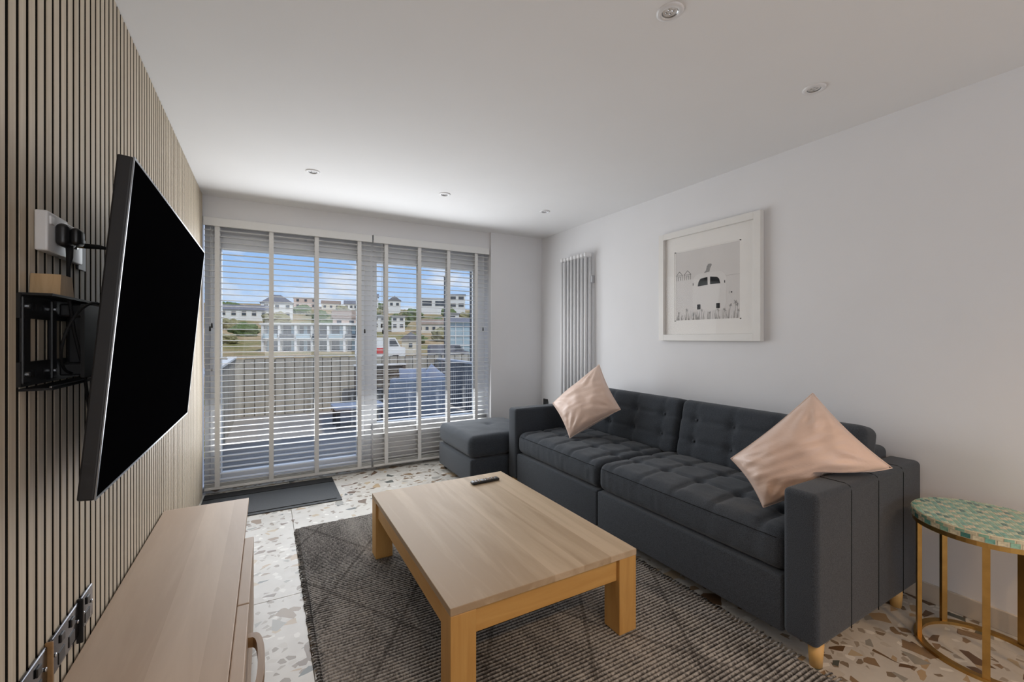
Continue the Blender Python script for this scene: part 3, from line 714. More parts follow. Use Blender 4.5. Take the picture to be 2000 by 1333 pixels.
# ------------------------------------------------------------------ satin cushions
def pillow(name, label, B, Rr, T, L, th, seed, fix=None):
    B, Rr, T, L = map(Vector, (B, Rr, T, L)); cen = (B + Rr + T + L) / 4
    nrm = (Rr - L).cross(T - B).normalized()
    N = 44; vs = []; fs = []
    def pt(i, j, sg):
        s = i / N; t_ = j / N; u = 2 * s - 1; w = 2 * t_ - 1
        p = B * (1 - s) * (1 - t_) + Rr * s * (1 - t_) + T * s * t_ + L * (1 - s) * t_
        pull = .06 * (u * u * (1 - w * w) + w * w * (1 - u * u))
        p = p + (cen - p) * pull
        prof = ((1 - u * u) * (1 - w * w)) ** .42
        wr = noise.noise((u * 3.2 + seed, w * 3.2, seed)) * .010 + noise.noise((u * 2 + w * 7 + seed, w * 1.5 - u, 2 + seed)) * .006
        # creases running in from the corners
        for (cu, cw) in ((-1, -1), (1, -1), (1, 1), (-1, 1)):
            du, dw = u - cu, w - cw; rad = math.hypot(du, dw); an = math.atan2(dw, du)
            wr += .007 * math.sin(an * 15 + seed * 3 + cu * 2 + cw) * math.exp(-((rad - .55) / .32) ** 2)
        return p + nrm * sg * prof * (th + wr)
    top = {}; bot = {}
    for i in range(N + 1):
        for j in range(N + 1):
            p = pt(i, j, 1)
            if fix: p = fix(p, 1, i / N, j / N)
            top[i, j] = len(vs); vs.append(p)
            if i in (0, N) or j in (0, N): bot[i, j] = top[i, j]
            else:
                p = pt(i, j, -1)
                if fix: p = fix(p, -1, i / N, j / N)
                bot[i, j] = len(vs); vs.append(p)
    for i in range(N):
        for j in range(N):
            fs.append((top[i, j], top[i + 1, j], top[i + 1, j + 1], top[i, j + 1]))
            fs.append((bot[i, j], bot[i, j + 1], bot[i + 1, j + 1], bot[i + 1, j]))
    th_ = thing(name, tuple(B), label, 'cushion', 'satin cushions on the sofa')
    G().add(vs, fs).part('cover', 'satin', th_, True)
    ring = [top[i, 0] for i in range(N)] + [top[N, j] for j in range(N)] + [top[i, N] for i in range(N, 0, -1)] + [top[0, j] for j in range(N, 0, -1)]
    G().tube([vs[i] for i in ring] + [vs[ring[0]]], .0028, 5, False).part('edge_seam', 'satin', th_, True)
pillow('throw_cushion', 'silvery peach satin cushion balanced on its corner at the far sofa end',
       (1.985, 2.63, .478), (2.24, 2.36, .712), (2.30, 2.665, 1.022), (2.025, 2.915, .70), .098, 1.3)
def over_arm(p, sg, s, t_):      # the cushion drapes over the arm instead of cutting through it
    q = max(0, min(1, (1.01 - p.y) / .055)); q = q * q * (3 - 2 * q)
    l = .45 + (.668 - .45) * q
    return Vector((p.x, p.y, .5 * (p.z + l + math.sqrt((p.z - l) ** 2 + .0004 * q))))
pillow('throw_cushion', 'large peach satin cushion slumped over the near sofa arm',
       (1.915, 1.125, .482), (2.24, .785, .695), (2.14, 1.035, .985), (1.945, 1.30, .652), .118, 4.1, over_arm)

# ------------------------------------------------------------------ side table with mosaic top
CX, CY, RT = 2.435, .565, .205
st = thing('side_table', (CX, CY, 0), 'round brass side table with teal mosaic top beside the sofa', 'side table')
def ring(r0, r1, z0, z1, n=48): return G().lathe((CX, CY, 0), [(r0, z0), (r1, z0), (r1, z1), (r0, z1), (r0, z0)], n)
ring(.180, RT, 0, .012).part('base_ring', 'brass', st)
ring(.183, RT + .004, .484, .502).part('top_ring', 'brass', st)
for a in (194, 122, 52, -18, -90):
    c_, s_ = math.cos(R(a)), math.sin(R(a))
    g_ = G().box(-.007, .007, -.010, .010, .012, .484)
    g_.v = [(CX + (.194 + p[0]) * c_ - p[1] * s_, CY + (.194 + p[0]) * s_ + p[1] * c_, p[2]) for p in g_.v]
    g_.part('leg', 'brass', st)
tp = G().lathe((CX, CY, 0), [(0, .502), (.211, .502), (.2125, .5045), (.2125, .5325), (.211, .5345), (0, .5345)], 64).part('top_disc', 'mosaic_grout', st)
NP = 48; circ = [(.2105 * math.cos(2 * math.pi * i / NP), .2105 * math.sin(2 * math.pi * i / NP)) for i in range(NP)]
def clip(poly):
    for i in range(NP):
        a = circ[i]; b_ = circ[(i + 1) % NP]; outp = []
        f_ = lambda p: (b_[0] - a[0]) * (p[1] - a[1]) - (b_[1] - a[1]) * (p[0] - a[0])
        for k in range(len(poly)):
            p, q = poly[k], poly[(k + 1) % len(poly)]; fp, fq = f_(p), f_(q)
            if fp >= 0: outp.append(p)
            if fp * fq < 0: w = fp / (fp - fq); outp.append((p[0] + (q[0] - p[0]) * w, p[1] + (q[1] - p[1]) * w))
        poly = outp
        if len(poly) < 3: return None
    return poly
PA, PB = .0290, .0178; full = {}
rr = random.Random(3)
def tilecol(i, j):
    if (i + j) % 2 == 0: return rr.choice(['teal', 'teal', 'green', 'teal', 'green', 'deep'])
    return rr.choice(['pale', 'pale', 'cream', 'green', 'pale'])
rotm = R(28); cr_, sr_ = math.cos(rotm), math.sin(rotm)
def rt(p): return (p[0] * cr_ - p[1] * sr_, p[0] * sr_ + p[1] * cr_)
for j in range(-13, 14):
    for i in range(-9, 10):
        x0 = i * PA + (.5 * PA if j % 2 else 0); y0 = j * PB
        q = [(x0 - PA / 2 + .0012, y0 - PB / 2 + .0012), (x0 + PA / 2 - .0012, y0 - PB / 2 + .0012), (x0 + PA / 2 - .0012, y0 + PB / 2 - .0012), (x0 - PA / 2 + .0012, y0 + PB / 2 - .0012)]
        cn = 'mosaic_' + tilecol(i, j // 1)
        w_ = [rt(p) for p in q]
        if max(math.hypot(*p) for p in w_) < .209:
            if cn not in full: full[cn] = G().prism([rt((p[0] - x0, p[1] - y0)) for p in q], 2, 0, .0012).mesh('tile', cn)
            ct_ = rt((x0, y0)); inst('tile', full[cn], tp, (ct_[0], ct_[1], .5343))
        else:
            pl = clip(w_)
            if pl and len(pl) >= 3:
                ar = abs(sum(pl[k][0] * pl[(k + 1) % len(pl)][1] - pl[(k + 1) % len(pl)][0] * pl[k][1] for k in range(len(pl)))) / 2
                if ar > 3e-5:
                    me = G().prism(pl, 2, 0, .0012).mesh('tile', cn); inst('tile', me, tp, (0, 0, .5343))
NE = 44; ems = {}
for k in range(NE):
    for row in (0, 1):
        cn = 'mosaic_' + (('teal', 'deep', 'green')[k % 3] if (row == 0 and k % 2 == 0) else ('green' if (row == 1 and k % 2) else 'cream'))
        if (cn, row) not in ems:
            hh = (.505, .5205) if row == 0 else (.522, .5315); wd = .0125 if row == 0 else .0125
            ems[cn, row] = G().box(.2105, .2137, -wd, wd, hh[0], hh[1]).mesh('edge_tile', cn)
        o = inst('edge_tile', ems[cn, row], tp, (0, 0, 0)); o.rotation_euler = (0, 0, 2 * math.pi * (k + .5 * row) / NE)

# ------------------------------------------------------------------ framed print
PY0, PY1, PZ0, PZ1, PX = 1.583, 2.385, 1.213, 2.030, 2.660
pf = thing('framed_print', (2.68, 1.98, PZ0), 'square white deep-framed print of a camper van above the sofa', 'picture')
wb = .046
G().rbox(PX, 2.699, PY0, PY0 + wb, PZ0, PZ1, .0015).part('frame_bar', 'picture_frame_paint', pf)
G().rbox(PX, 2.699, PY1 - wb, PY1, PZ0, PZ1, .0015).part('frame_bar', 'picture_frame_paint', pf)
G().rbox(PX, 2.699, PY0 + wb, PY1 - wb, PZ0, PZ0 + wb, .0015).part('frame_bar', 'picture_frame_paint', pf)
G().rbox(PX, 2.699, PY0 + wb, PY1 - wb, PZ1 - wb, PZ1, .0015).part('frame_bar', 'picture_frame_paint', pf)
G().box(2.690, 2.698, PY0 + wb, PY1 - wb, PZ0 + wb, PZ1 - wb).part('backing', 'mount_card', pf)
MY0_, MY1_, MZ0, MZ1 = 1.722, 2.252, 1.357, 1.878
g_ = G()
a0, a1_, b0, b1 = PY0 + wb, PY1 - wb, PZ0 + wb, PZ1 - wb
g_.box(2.684, 2.687, a0, MY0_, b0, b1).box(2.684, 2.687, MY1_, a1_, b0, b1).box(2.684, 2.687, MY0_, MY1_, b0, MZ0).box(2.684, 2.687, MY0_, MY1_, MZ1, b1)
g_.part('mount', 'mount_card', pf)
g_ = G(); gp = .012
g_.box(2.6868, 2.6885, a0, MY0_ + gp, b0, b1).box(2.6868, 2.6885, MY1_ - gp, a1_, b0, b1).box(2.6868, 2.6885, MY0_, MY1_, b0, MZ0 + gp * .6).box(2.6868, 2.6885, MY0_, MY1_, MZ1 - gp * .6, b1)
g_.part('inner_mount', 'mount_card', pf)
pp = G().box(2.6885, 2.6898, MY0_, MY1_, MZ0, MZ1).part('print', 'print_paper', pf)
PXX = 2.6885
def mark(poly, mat, name, dz=.0004):
    G().prism(poly, 0, PXX - dz, PXX).part(name, mat, pp)
# the pale van body, its split windscreen, lamps and mirrors
def rr_poly(y0, y1, z0, z1, r=.04, n=5):
    o_ = []
    for (cy_, cz_, a0_) in ((y1 - r, z1 - r, 0), (y0 + r, z1 - r, 90), (y0 + r, z0 + r, 180), (y1 - r, z0 + r, 270)):
        for i in range(n + 1):
            a = R(a0_ + 90 * i / n); o_.append((cy_ + r * math.cos(a), cz_ + r * math.sin(a)))
    return o_
mark(rr_poly(1.83, 2.095, 1.425, 1.69, .055), 'print_pale', 'van_body', .0003)
mark([(2.054, 1.602), (1.972, 1.606), (1.974, 1.662), (2.03, 1.655), (2.046, 1.635)], 'print_dark', 'windscreen')
mark([(1.954, 1.608), (1.874, 1.606), (1.884, 1.64), (1.90, 1.654), (1.953, 1.662)], 'print_dark', 'windscreen')
mark([(2.094, 1.612), (2.088, 1.612), (2.088, 1.630), (2.094, 1.630)], 'print_dark', 'mirror')
mark([(1.845, 1.606), (1.839, 1.606), (1.839, 1.624), (1.845, 1.624)], 'print_dark', 'mirror')
mark([(2.058, 1.437), (2.030, 1.437), (2.030, 1.473), (2.058, 1.473)], 'print_dark', 'tyre')
mark([(1.906, 1.437), (1.878, 1.437), (1.878, 1.473), (1.906, 1.473)], 'print_dark', 'tyre')
mark([(1.797, 1.535), (1.788, 1.535), (1.788, 1.544), (1.797, 1.544)], 'print_dark', 'dot')
mark([(1.812, 1.533), (1.804, 1.533), (1.804, 1.546), (1.812, 1.546)], 'print_light_grey', 'dot')
mark([(2.002, 1.692), (1.958, 1.697), (1.952, 1.722), (1.94, 1.742), (1.945, 1.752), (1.968, 1.752), (1.98, 1.735), (1.985, 1.71)], 'print_mid_grey', 'seagull')
for (yc, w_) in ((2.211, .024), (2.140, .026)):
    for (pa, pb) in (((yc + w_, 1.660), (yc + w_, 1.70)), ((yc - w_, 1.660), (yc - w_, 1.70)), ((yc + w_ * 1.2, 1.697), (yc, 1.727)), ((yc - w_ * 1.2, 1.697), (yc, 1.727)), ((yc + w_, 1.698), (yc - w_, 1.698)), ((yc + w_ * .4, 1.66), (yc + w_ * .4, 1.688)), ((yc - w_ * .4, 1.66), (yc - w_ * .4, 1.688)), ((yc + w_ * .4, 1.688), (yc - w_ * .4, 1.688))):
        G().tube([(PXX, *pa), (PXX, *pb)], .0019, 4).part('hut_line', 'print_mid_grey', pp)
G().tube([(PXX, 1.835 - i * .008, 1.655 + .004 * noise.noise((i * .8, 0, 0))) for i in range(15)], .0014, 4).part('horizon_line', 'print_light_grey', pp)
rf = random.Random(5)
for (yc, zc, s_) in ((2.146, 1.437, .017), (2.02, 1.43, .013), (1.893, 1.427, .015), (1.842, 1.424, .014), (1.80, 1.452, .013), (1.765, 1.47, .017), (1.752, 1.455, .014), (2.215, 1.42, .012), (1.955, 1.41, .010), (2.09, 1.405, .012), (1.742, 1.415, .013)):
    g_ = G()
    for k in range(7):
        a = 2 * math.pi * k / 7 + rf.random()
        g_.tube([(PXX, yc, zc), (PXX, yc + s_ * math.cos(a), zc + s_ * math.sin(a))], [.0022, .0008], 4)
    g_.tube([(PXX, yc, zc), (PXX, yc + rf.uniform(-.012, .012), MZ0 + .008)], .0008, 4)
    g_.part('flower', 'print_mid_grey', pp)
g_ = G()
for k in range(90):
    yc = rf.uniform(1.74, 2.238); g_.tube([(PXX, yc, MZ0 + .006), (PXX, yc + rf.uniform(-.012, .012), MZ0 + rf.uniform(.02, .075))], [.0013, .0007], 3)
g_.part('grass_strokes', 'print_mid_grey', pp, kind='stuff')
G().box(2.676, 2.678, a0, a1_, b0, b1).part('pane', 'picture_glass', pf)

# ------------------------------------------------------------------ column radiator
rd = thing('column_radiator', (2.65, 3.39, .15), 'tall white column radiator on the wall in the far corner', 'radiator')
for k in range(8):
    yy = 3.215 + k * .0535
    g_ = G()
    for xx in (2.607, 2.660): g_.cyl((xx, yy, .20), (xx, yy, 2.0), .0125, 12)
    g_.rbox(2.594, 2.674, yy - .020, yy + .020, 1.995, 2.04, .016, 3).rbox(2.594, 2.674, yy - .020, yy + .020, .155, .205, .016, 3)
    g_.part('column', 'white_gloss_metal', rd, True)
G().cyl((2.634, 3.21, 2.015), (2.634, 3.60, 2.015), .014, 12).part('header', 'white_gloss_metal', rd, True)
G().cyl((2.634, 3.21, .18), (2.634, 3.60, .18), .014, 12).part('header', 'white_gloss_metal', rd, True)
for zz in (1.79, .45):
    G().rbox(2.66, 2.70, 3.19, 3.215, zz - .035, zz + .035, .004).part('wall_bracket', 'steel', rd)
    G().rbox(2.66, 2.70, 3.55, 3.575, zz - .035, zz + .035, .004).part('wall_bracket', 'steel', rd)
t = plate(0, 0, .08, 0, .08, 'black_plastic', 'corner_socket', 'small black wall socket in the far corner beside the ottoman', 'socket')
t.location = (2.70, 4.015, .475); t.rotation_euler = (0, 0, math.pi); ORG[t.name] = (0, 0, 0)
G().rbox(.010, .014, .025, .055, .03, .06, .001).part('switch', 'black_plastic', t)

# ------------------------------------------------------------------ terrace
DZ = -.07
dk = G().box(-.60, 3.20, 4.42, 8.40, DZ - .16, DZ - .03).struct('deck', 'dark_wood', 'grey boarded terrace outside the glazed door', 'deck')
me = G().rbox(-.58, 3.18, 0, .138, -.028, 0, .003).mesh('board', 'deck_wood')
for k in range(28): inst('board', me, dk, (0, 4.43 + k * .1425, DZ))
FY = 8.36; FT = .905
fe = thing('timber_fence', (1.5, FY, DZ), 'weathered timber board fence at the far end of the terrace', 'fence')
rf = random.Random(9); fcache = [G().rbox(-.0685, .0685, 0, .02, 0, FT - DZ - .02 + d_, .003).mesh('board', 'fence_wood') for d_ in (0, .006, -.005)]
for k in range(44): inst('board', fcache[k % 3], fe, (-2.2 + k * .148, rf.uniform(-.005, .005), 0))
for k in range(44): inst('board', fcache[k % 3], fe, (-2.126 + k * .148, .062, -.012))
G().rbox(-.75, 5.8, FY - .02, FY + .10, FT - .002, FT + .02, .004).part('cap_rail', 'fence_wood', fe)
for zz in (.12, .62): G().rbox(-.75, 5.8, FY + .024, FY + .058, zz, zz + .09, .004).part('back_rail', 'fence_wood', fe)
sfc = thing('side_fence', (-.50, 6.3, DZ), 'timber side fence with a white cap left of the terrace', 'fence')
for k in range(25): inst('board', G().rbox(0, .02, 0, .144, 0, .96, .003).mesh('board', 'fence_wood') if k == 0 else sfc.children[0].data, sfc, (.03 + rf.uniform(-.003, .003), -1.75 + k * .148, 0))
G().rbox(-.56, -.43, 4.55, 8.33, .895, .925, .004).part('cap', 'house_white', sfc)
rl = thing('balustrade', (3.0, 6.4, DZ), 'dark slatted metal balustrade along the right of the terrace', 'railing')
me = G().rbox(-.012, .012, -.022, .022, .06, .86, .003).mesh('baluster', 'rail_metal')
for k in range(42): inst('baluster', me, rl, (0, -1.9 + k * .092, 0))
G().rbox(2.955, 3.045, 4.45, 8.33, .79, .83, .008).part('top_rail', 'rail_cap', rl)
G().rbox(2.98, 3.02, 4.45, 8.33, -.02, .02, .004).part('bottom_rail', 'rail_metal', rl)
for (yy, zt, lb) in ((8.2, 2.45, 'dark upright terrace post farther from the window'), (6.93, 2.50, 'thicker dark terrace post nearer the window')):
    p = thing('terrace_post', (3.11, yy, DZ), lb, 'post')
    G().rbox(3.08, 3.14, yy - .035, yy + .035, DZ, zt, .004).part('shaft', 'post_grey', p)
    G().rbox(3.07, 3.15, yy - .045, yy + .045, zt, zt + .02, .003).part('cap', 'post_grey', p)
    G().rbox(3.05, 3.17, yy - .06, yy + .06, DZ, DZ + .012, .003).part('foot_plate', 'post_grey', p)
# armchair seen from behind
ac = thing('garden_armchair', (2.12, 6.75, DZ), 'blue grey upholstered garden armchair outside the window', 'armchair', local=True)
ac.rotation_euler = (0, 0, R(-20))
G().rbox(-.40, .40, -.36, .40, .10, .36, .03, 2).part('seat_base', 'outdoor_fabric', ac, True)
G().rbox(-.42, .42, -.44, -.30, .08, .70, .05, 3).part('backrest', 'outdoor_fabric', ac, True)
for sx in (-1, 1):
    G().rbox(min(sx * .44, sx * .31), max(sx * .44, sx * .31), -.40, .40, .08, .58, .05, 3).part('armrest', 'outdoor_fabric', ac, True)
G().rbox(-.30, .30, -.28, .38, .362, .47, .04, 3).part('seat_cushion', 'outdoor_cushion', ac, True)
for sx in (-.36, .36):
    for sy in (-.36, .34): G().rbox(sx - .025, sx + .025, sy - .025, sy + .025, 0, .101, .004).part('leg', 'post_grey', ac)
for k in range(5):
    G().tube([(-.34 + k * .17, -.4425, .11), (-.34 + k * .17, -.4425, .67)], .004, 6).part('seam', 'outdoor_cushion', ac, True)
def opillow(name, label, loc, rot, w_, h_):
    def f_(w):
        u, v_ = w[0] / (w_ / 2), w[2] / (h_ / 2); q = max(0, (1 - u * u)) ** .5 * max(0, (1 - v_ * v_)) ** .5
        return (w[0] * (1 - .06 * (1 - v_ * v_)), w[1] * (.12 + 1.0 * q), w[2] * (1 - .06 * (1 - u * u)))
    o = G().rbox(-w_ / 2, w_ / 2, -.08, .08, -h_ / 2, h_ / 2, .02, 2, (12, 1, 12), f_).single(name, 'outdoor_cushion', (0, 0, 0), label, 'cushion', 'pale garden cushions', True)
    o.location = loc; o.rotation_euler = rot
opillow('garden_cushion', 'pale lilac cushion lying along the garden armchair back', (1.96, 6.60, .585), (0, 0, R(-20)), .42, .36)
opillow('garden_cushion', 'pale cushion tipped on its corner in the garden armchair', (2.308, 6.682, .61), (0, R(40), R(-20)), .30, .30)
lt = thing('garden_table', (1.19, 6.79, DZ), 'low grey garden table outside the glazed door', 'table', local=True)
G().rbox(-.36, .36, -.26, .26, .27, .31, .01, 2).part('table_top', 'rail_cap', lt)
for sx in (-.31, .31):
    for sy in (-.21, .21): G().rbox(sx - .025, sx + .025, sy - .025, sy + .025, 0, .27, .004).part('leg', 'post_grey', lt)
G().rbox(-.30, .30, -.012, .012, .215, .269, .003).part('stretcher', 'post_grey', lt)
bn = thing('garden_bench', (1.78, 7.75, DZ), 'dark wooden garden bench behind the low table', 'bench', local=True)
for k in range(3): G().rbox(-.45, .45, -.22 + k * .15, -.09 + k * .15, .40, .43, .004).part('seat_slat', 'dark_wood', bn)
for k in range(3): G().rbox(-.45, .45, .235, .26, .48 + k * .11, .57 + k * .11, .004).part('back_slat', 'dark_wood', bn)
for sx in (-.42, .42):
    G().rbox(sx - .03, sx + .03, -.22, -.16, 0, .40, .004).part('leg', 'dark_wood', bn)
    G().rbox(sx - .03, sx + .03, .20, .234, 0, .80, .004).part('leg', 'dark_wood', bn)
G().rbox(-.46, .46, .19, .28, .801, .83, .004).part('top_rail', 'rail_cap', bn)

# ------------------------------------------------------------------ hillside town
def ground_z(x, y):
    d = math.hypot(x, y)
    if d < 12: z = -1.2
    elif d < 84: z = -1.2 + (d - 12) * .002
    else: z = -1.05 + (min(d, 215) - 84) * .122 - max(0, d - 215) * .02
    z += noise.noise((x * .03, y * .03, 1)) * min(1.6, max(0, (d - 70) * .02))
    return z
vs = []; fs = []
NA, NRR = 90, 70
rad = [8.6 * (420 / 8.6) ** (i / NRR) for i in range(NRR + 1)]
for i in range(NRR + 1):
    for j in range(NA + 1):
        a = R(-70 + 140 * j / NA); x_, y_ = rad[i] * math.sin(a), rad[i] * math.cos(a)
        vs.append((x_, y_, ground_z(x_, y_)))
for i in range(NRR):
    for j in range(NA):
        a = i * (NA + 1) + j; fs.append((a, a + 1, a + NA + 2, a + NA + 1))
hill = G().add(vs, fs).struct('hillside', 'hill_ground', 'dry grassy hillside rising behind the town', 'hillside', True)
G().add([(-70, 40, -1.0), (90, 40, -1.0), (90, 46, -.98), (-70, 46, -.98)], [(0, 1, 2, 3)]).box(-70, 90, 38.8, 39.2, -1.3, -.72)
rdw = G().box(-70, 90, 38.7, 39.1, -1.4, -.55).struct('promenade_wall', 'sand_wall', 'long low sandy wall beyond the terrace fence', 'wall')
G().box(-70, 90, 39.3, 45, -1.4, -.95).struct('road', 'road_grey', 'grey road beyond the sandy wall', 'road')

def house(name, label, cx, cy, w_, d_, zb, ht, wall='house_white', roof='gable', rmat='roof_slate', rh=1.8, floors=1, nwin=3, ww=1.0, wh=1.1, cat='house', axis=0):
    ang = math.atan2(cx, cy)
    o = thing(name, (cx, cy, zb), label, cat, 'houses on the hillside', local=True); o.rotation_euler = (0, 0, -ang)
    G().box(-w_ / 2, w_ / 2, 0, d_, -3, ht).part('walls', wall, o)
    ov = .3
    if roof == 'gable':
        G().prism([(-ov, ht), (d_ + ov, ht), (d_ / 2, ht + rh)], 0, -w_ / 2 - ov, w_ / 2 + ov).part('roof', rmat, o)
    elif roof == 'front':
        G().prism([(-w_ / 2 - ov, ht), (w_ / 2 + ov, ht), (0, ht + rh)], 1, -ov, d_ + ov).part('roof', rmat, o)
    elif roof == 'hip':
        a = w_ / 2 + ov
        G().add([(-a, -ov, ht), (a, -ov, ht), (a, d_ + ov, ht), (-a, d_ + ov, ht), (-w_ * .12, d_ / 2, ht + rh), (w_ * .12, d_ / 2, ht + rh)], [(0, 1, 5, 4), (1, 2, 5), (2, 3, 4, 5), (3, 0, 4), (3, 2, 1, 0)]).part('roof', rmat, o)
    else:
        G().box(-w_ / 2 - ov, w_ / 2 + ov, -ov, d_ + ov, ht, ht + .25).part('roof', rmat, o)
    fh = ht / floors
    for f_ in range(floors):
        for k in range(nwin):
            xc = -w_ / 2 + w_ * (k + .5) / nwin; zc = f_ * fh + fh * .52
            wf = G().box(xc - ww / 2 - .1, xc + ww / 2 + .1, -.06, .02, zc - wh / 2 - .1, zc + wh / 2 + .1).part('window', wall if wall != 'house_white' else 'house_cream', o)
            G().box(xc - ww / 2, xc + ww / 2, -.09, -.055, zc - wh / 2, zc + wh / 2).part('pane', 'window_dark', wf)
    return o
house('bungalow', 'long white bungalow with slate roof at left on the ridge', -5.6, 140.5, 12.0, 7, 6.9, 2.0, rh=1.6, nwin=5)
house('villa', 'white house with tall hipped grey roof on the left ridge', 2.6, 150, 8.6, 8, 7.2, 4.6, roof='hip', rh=2.8, floors=2, nwin=3)
house('flat_roofed_house', 'pale flat roofed house on the ridge above the apartments', 14.6, 209, 9.4, 7, 14.0, 4.6, 'house_pink', 'flat', 'house_white', floors=2, nwin=3)
house('ridge_house', 'pinkish gabled house on the ridge beside the flat roofed one', 24.4, 205, 7.6, 7, 13.4, 2.8, 'house_cream', rh=1.6, rmat='roof_brown')
house('ridge_cottage', 'small white cottage at the ridge left of the middle post', 32.0, 200, 5.6, 6, 13.4, 2.6, rh=1.7)
house('ridge_tower_house', 'tall narrow white house on the ridge in the middle', 36.0, 175, 4.2, 5, 12.8, 4.4, rh=1.5, floors=2, nwin=2)
house('grey_roofed_cottage', 'white cottage with grey gable on the middle ridge', 43.4, 170.5, 4.6, 5, 12.8, 3.0, roof='front', rh=1.8, nwin=2)
house('modern_house', 'wide modern white house with dark glazing on the right ridge', 56.7, 163, 10.0, 6, 12.6, 4.0, 'house_white', 'flat', 'house_white', nwin=2, ww=3.6, wh=2.0)
house('balconied_house', 'stacked white house with dark balcony on the far right ridge', 64.8, 158.5, 6.2, 6, 12.6, 5.4, 'house_white', 'flat', 'roof_slate', floors=2, nwin=2, ww=2.0, wh=1.3)
house('terrace_house', 'two storey white terraced house halfway up the hill', 24.8, 112.6, 3.3, 5, 3.6, 3.0, rh=.6, floors=2, nwin=2, ww=.8, wh=.8)
house('terrace_house', 'white terraced house with square windows beside its twin', 29.0, 110.2, 3.3, 5, 3.4, 3.2, roof='flat', floors=2, nwin=2, ww=.8, wh=.8)
house('cream_cottage_row', 'low cream cottage row on the slope at right', 36.8, 105.5, 8.4, 5, 2.4, 2.3, 'house_cream', rh=1.3, rmat='roof_brown', nwin=5, ww=.7, wh=.8)
house('brown_barn', 'brown roofed barn above the white apartments', 15.7, 106, 5.4, 7, 3.4, 2.4, 'house_pink', rmat='roof_brown', rh=1.9, nwin=2)
house('hillside_garage', 'white garage on the slope at right under the ridge', 50.5, 128, 4.6, 5, 6.2, 2.4, 'house_white', 'flat', 'roof_slate', nwin=1, ww=2.2, wh=1.3)
house('hut', 'small brown roofed hut behind the road at right', 18.7, 64, 2.6, 2.5, -.9, 1.9, 'house_cream', 'front', 'roof_slate', rh=1.1, nwin=1, ww=.5, wh=.6, cat='hut')
# white apartment block with balconies
ang = math.atan2(6.3, 76.5)
ap = thing('apartment_block', (6.3, 76.8, -1.25), 'white two storey apartment block with balconies below the hill', 'building', local=True); ap.rotation_euler = (0, 0, -R(24))
G().box(-7.8, 7.8, .8, 8, -1, 4.5).part('walls', 'house_white', ap)
G().box(-8.0, 8.0, -.2, 8.2, 4.5, 4.85).part('roof', 'house_white', ap)
for k in range(7):
    x_ = -7.6 + k * 2.53; G().box(x_ - .18, x_ + .18, -.1, .8, -1, 4.5).part('pier', 'house_white', ap)
for k in range(6):
    xc = -7.6 + (k + .5) * 2.53
    for f_ in range(2):
        zc = .25 + f_ * 2.35
        wf = G().box(xc - .95, xc + .95, .74, .80, zc, zc + 1.85).part('window', 'rail_metal', ap)
        for q in range(3): G().box(xc - .88 + q * .60, xc - .34 + q * .60, .71, .745, zc + .08, zc + 1.76).part('pane', 'window_dark' if (k + q) % 3 else 'glass_blue', wf)
    bc = G().box(xc - 1.08, xc + 1.08, -.4, .8, 2.25, 2.42).part('balcony', 'house_white', ap)
    G().box(xc - 1.08, xc + 1.08, -.4, -.34, 2.42, 3.1).part('balcony_rail', 'window_dark' if k % 2 else 'glass_blue', bc)
# glazed building by the right post
gb = thing('glazed_kiosk', (21.3, 51.2, -1.0), 'pale blue glazed building at the right edge of the view', 'building', local=True); gb.rotation_euler = (0, 0, -math.atan2(21.3, 51.2))
G().box(-1.5, 1.5, 0, 3, 0, 4.2).part('core', 'glass_blue', gb)
for k in range(4): G().box(-1.5 + k * .97 - .04, -1.5 + k * .97 + .04, -.06, 0, 0, 4.2).part('mullion', 'house_white', gb)
for k in range(4): G().box(-1.55, 1.55, -.08, 0, k * 1.2, k * 1.2 + .1).part('transom', 'house_white', gb)
G().prism([(-.4, 4.2), (3.4, 4.2), (3.4, 4.9)], 0, -1.8, 1.8).part('roof', 'roof_slate', gb)
# vehicles on the road
def van(name, label, cx, cy, L, hgt, mat, cat, stripe=None):
    o = thing(name, (cx, cy, -.95), label, cat, local=True); o.rotation_euler = (0, 0, R(-8))
    G().prism([(-L / 2, .3), (L / 2, .3), (L / 2, hgt * .55), (L / 2 - .45, hgt * .6), (L / 2 - .95, hgt), (-L / 2 + .1, hgt), (-L / 2, hgt * .9)], 1, -.8, .8).part('body', mat, o)
    for sx in (-L * .3, L * .3):
        for sy in (-.72, .72): G().cyl((sx, sy - .1, .32), (sx, sy + .1, .32), .32, 14).part('wheel', 'black_rubber', o)
    G().prism([(L / 2 - 1.5, hgt * .62), (L / 2 - .62, hgt * .62), (L / 2 - .98, hgt * .93), (L / 2 - 1.5, hgt * .93)], 1, -.82, -.801).part('side_window', 'window_dark', o)
    if stripe: G().box(-L * .42, L * .05, -.83, -.801, hgt * .3, hgt * .55).part('stripe', stripe, o)
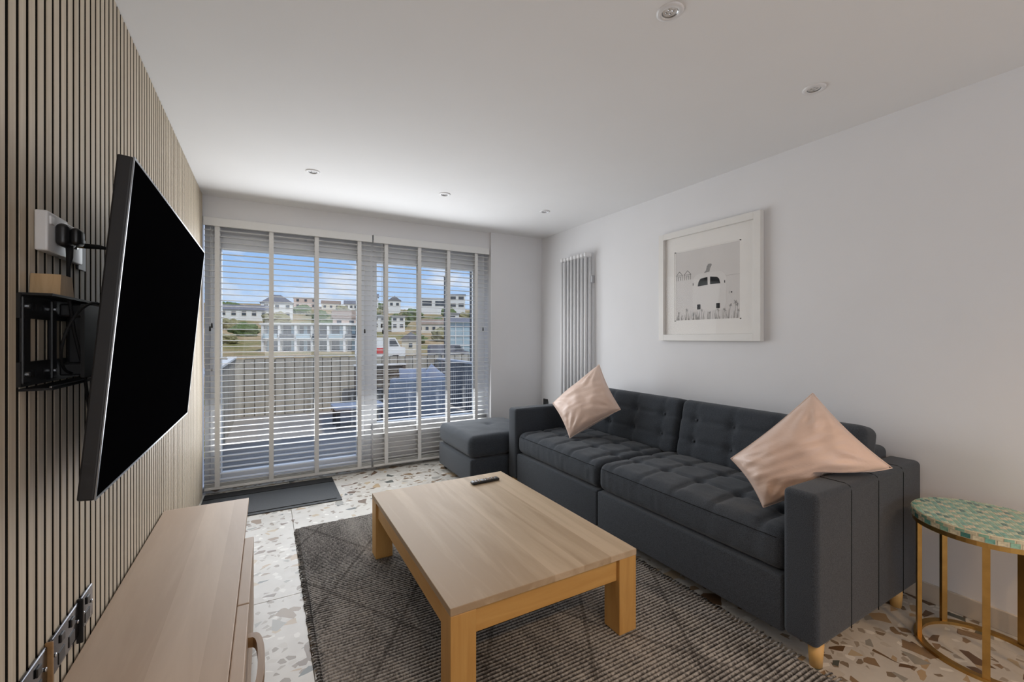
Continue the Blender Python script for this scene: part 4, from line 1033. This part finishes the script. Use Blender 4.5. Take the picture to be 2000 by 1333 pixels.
van('delivery_van', 'white van with a red stripe parked on the road', 9.6, 43.2, 4.6, 2.2, 'house_white', 'van', 'red_paint')
van('parked_car', 'dark blue car parked on the road by the right post', 16.4, 42.6, 4.0, 1.4, 'roof_slate', 'car')
# shrubs
def bush(cx, cy, r, mat, seed, label, group):
    z0_ = ground_z(cx, cy); vs = []; fs = []; n1, n2 = 14, 9
    for i in range(n2 + 1):
        for j in range(n1):
            th = math.pi * i / n2; ph = 2 * math.pi * j / n1
            d_ = Vector((math.sin(th) * math.cos(ph), math.sin(th) * math.sin(ph), math.cos(th)))
            q = r * (1 + .45 * noise.noise(d_ * 2.3 + Vector((seed, 0, 0))) + .25 * noise.noise(d_ * 6 + Vector((0, seed, 0))))
            vs.append((cx + d_.x * q * 1.3, cy + d_.y * q, z0_ + .55 * r + d_.z * q * .8))
    for i in range(n2):
        for j in range(n1): fs.append((i * n1 + j, i * n1 + (j + 1) % n1, (i + 1) * n1 + (j + 1) % n1, (i + 1) * n1 + j))
    G().add(vs, fs).single('shrub', mat, (cx, cy, z0_), label, 'shrub', group)
rb = random.Random(12)
taken = [(o.location.x, o.location.y, 7.5) for o in bpy.data.objects if o.get('group') == 'houses on the hillside']
def free_spot(r_):
    for _ in range(200):
        d_ = rb.uniform(92, 195); a = R(rb.uniform(-5, 26)); p_ = (d_ * math.sin(a), d_ * math.cos(a))
        if all(math.hypot(p_[0] - q[0], p_[1] - q[1]) > q[2] + r_ * 1.8 for q in taken): break
    taken.append((*p_, r_ * 1.8)); return p_
for k in range(46):
    r_ = rb.uniform(.9, 2.6); p_ = free_spot(r_)
    bush(p_[0], p_[1], r_, 'leaf_green' if k % 3 else 'leaf_dry', k * 1.7, 'rounded green shrub growing on the hillside' if k % 3 else 'dry olive shrub growing on the hillside', 'green hillside shrubs' if k % 3 else 'dry hillside shrubs')
for k in range(16):
    x_ = -5 + k * 1.6 + rb.uniform(-.2, .2); bush(x_, 38 + rb.uniform(-.6, .2), rb.uniform(.25, .4), 'leaf_dry', 60 + k, 'low straggly plant in front of the sandy wall', 'plants along the sandy wall')
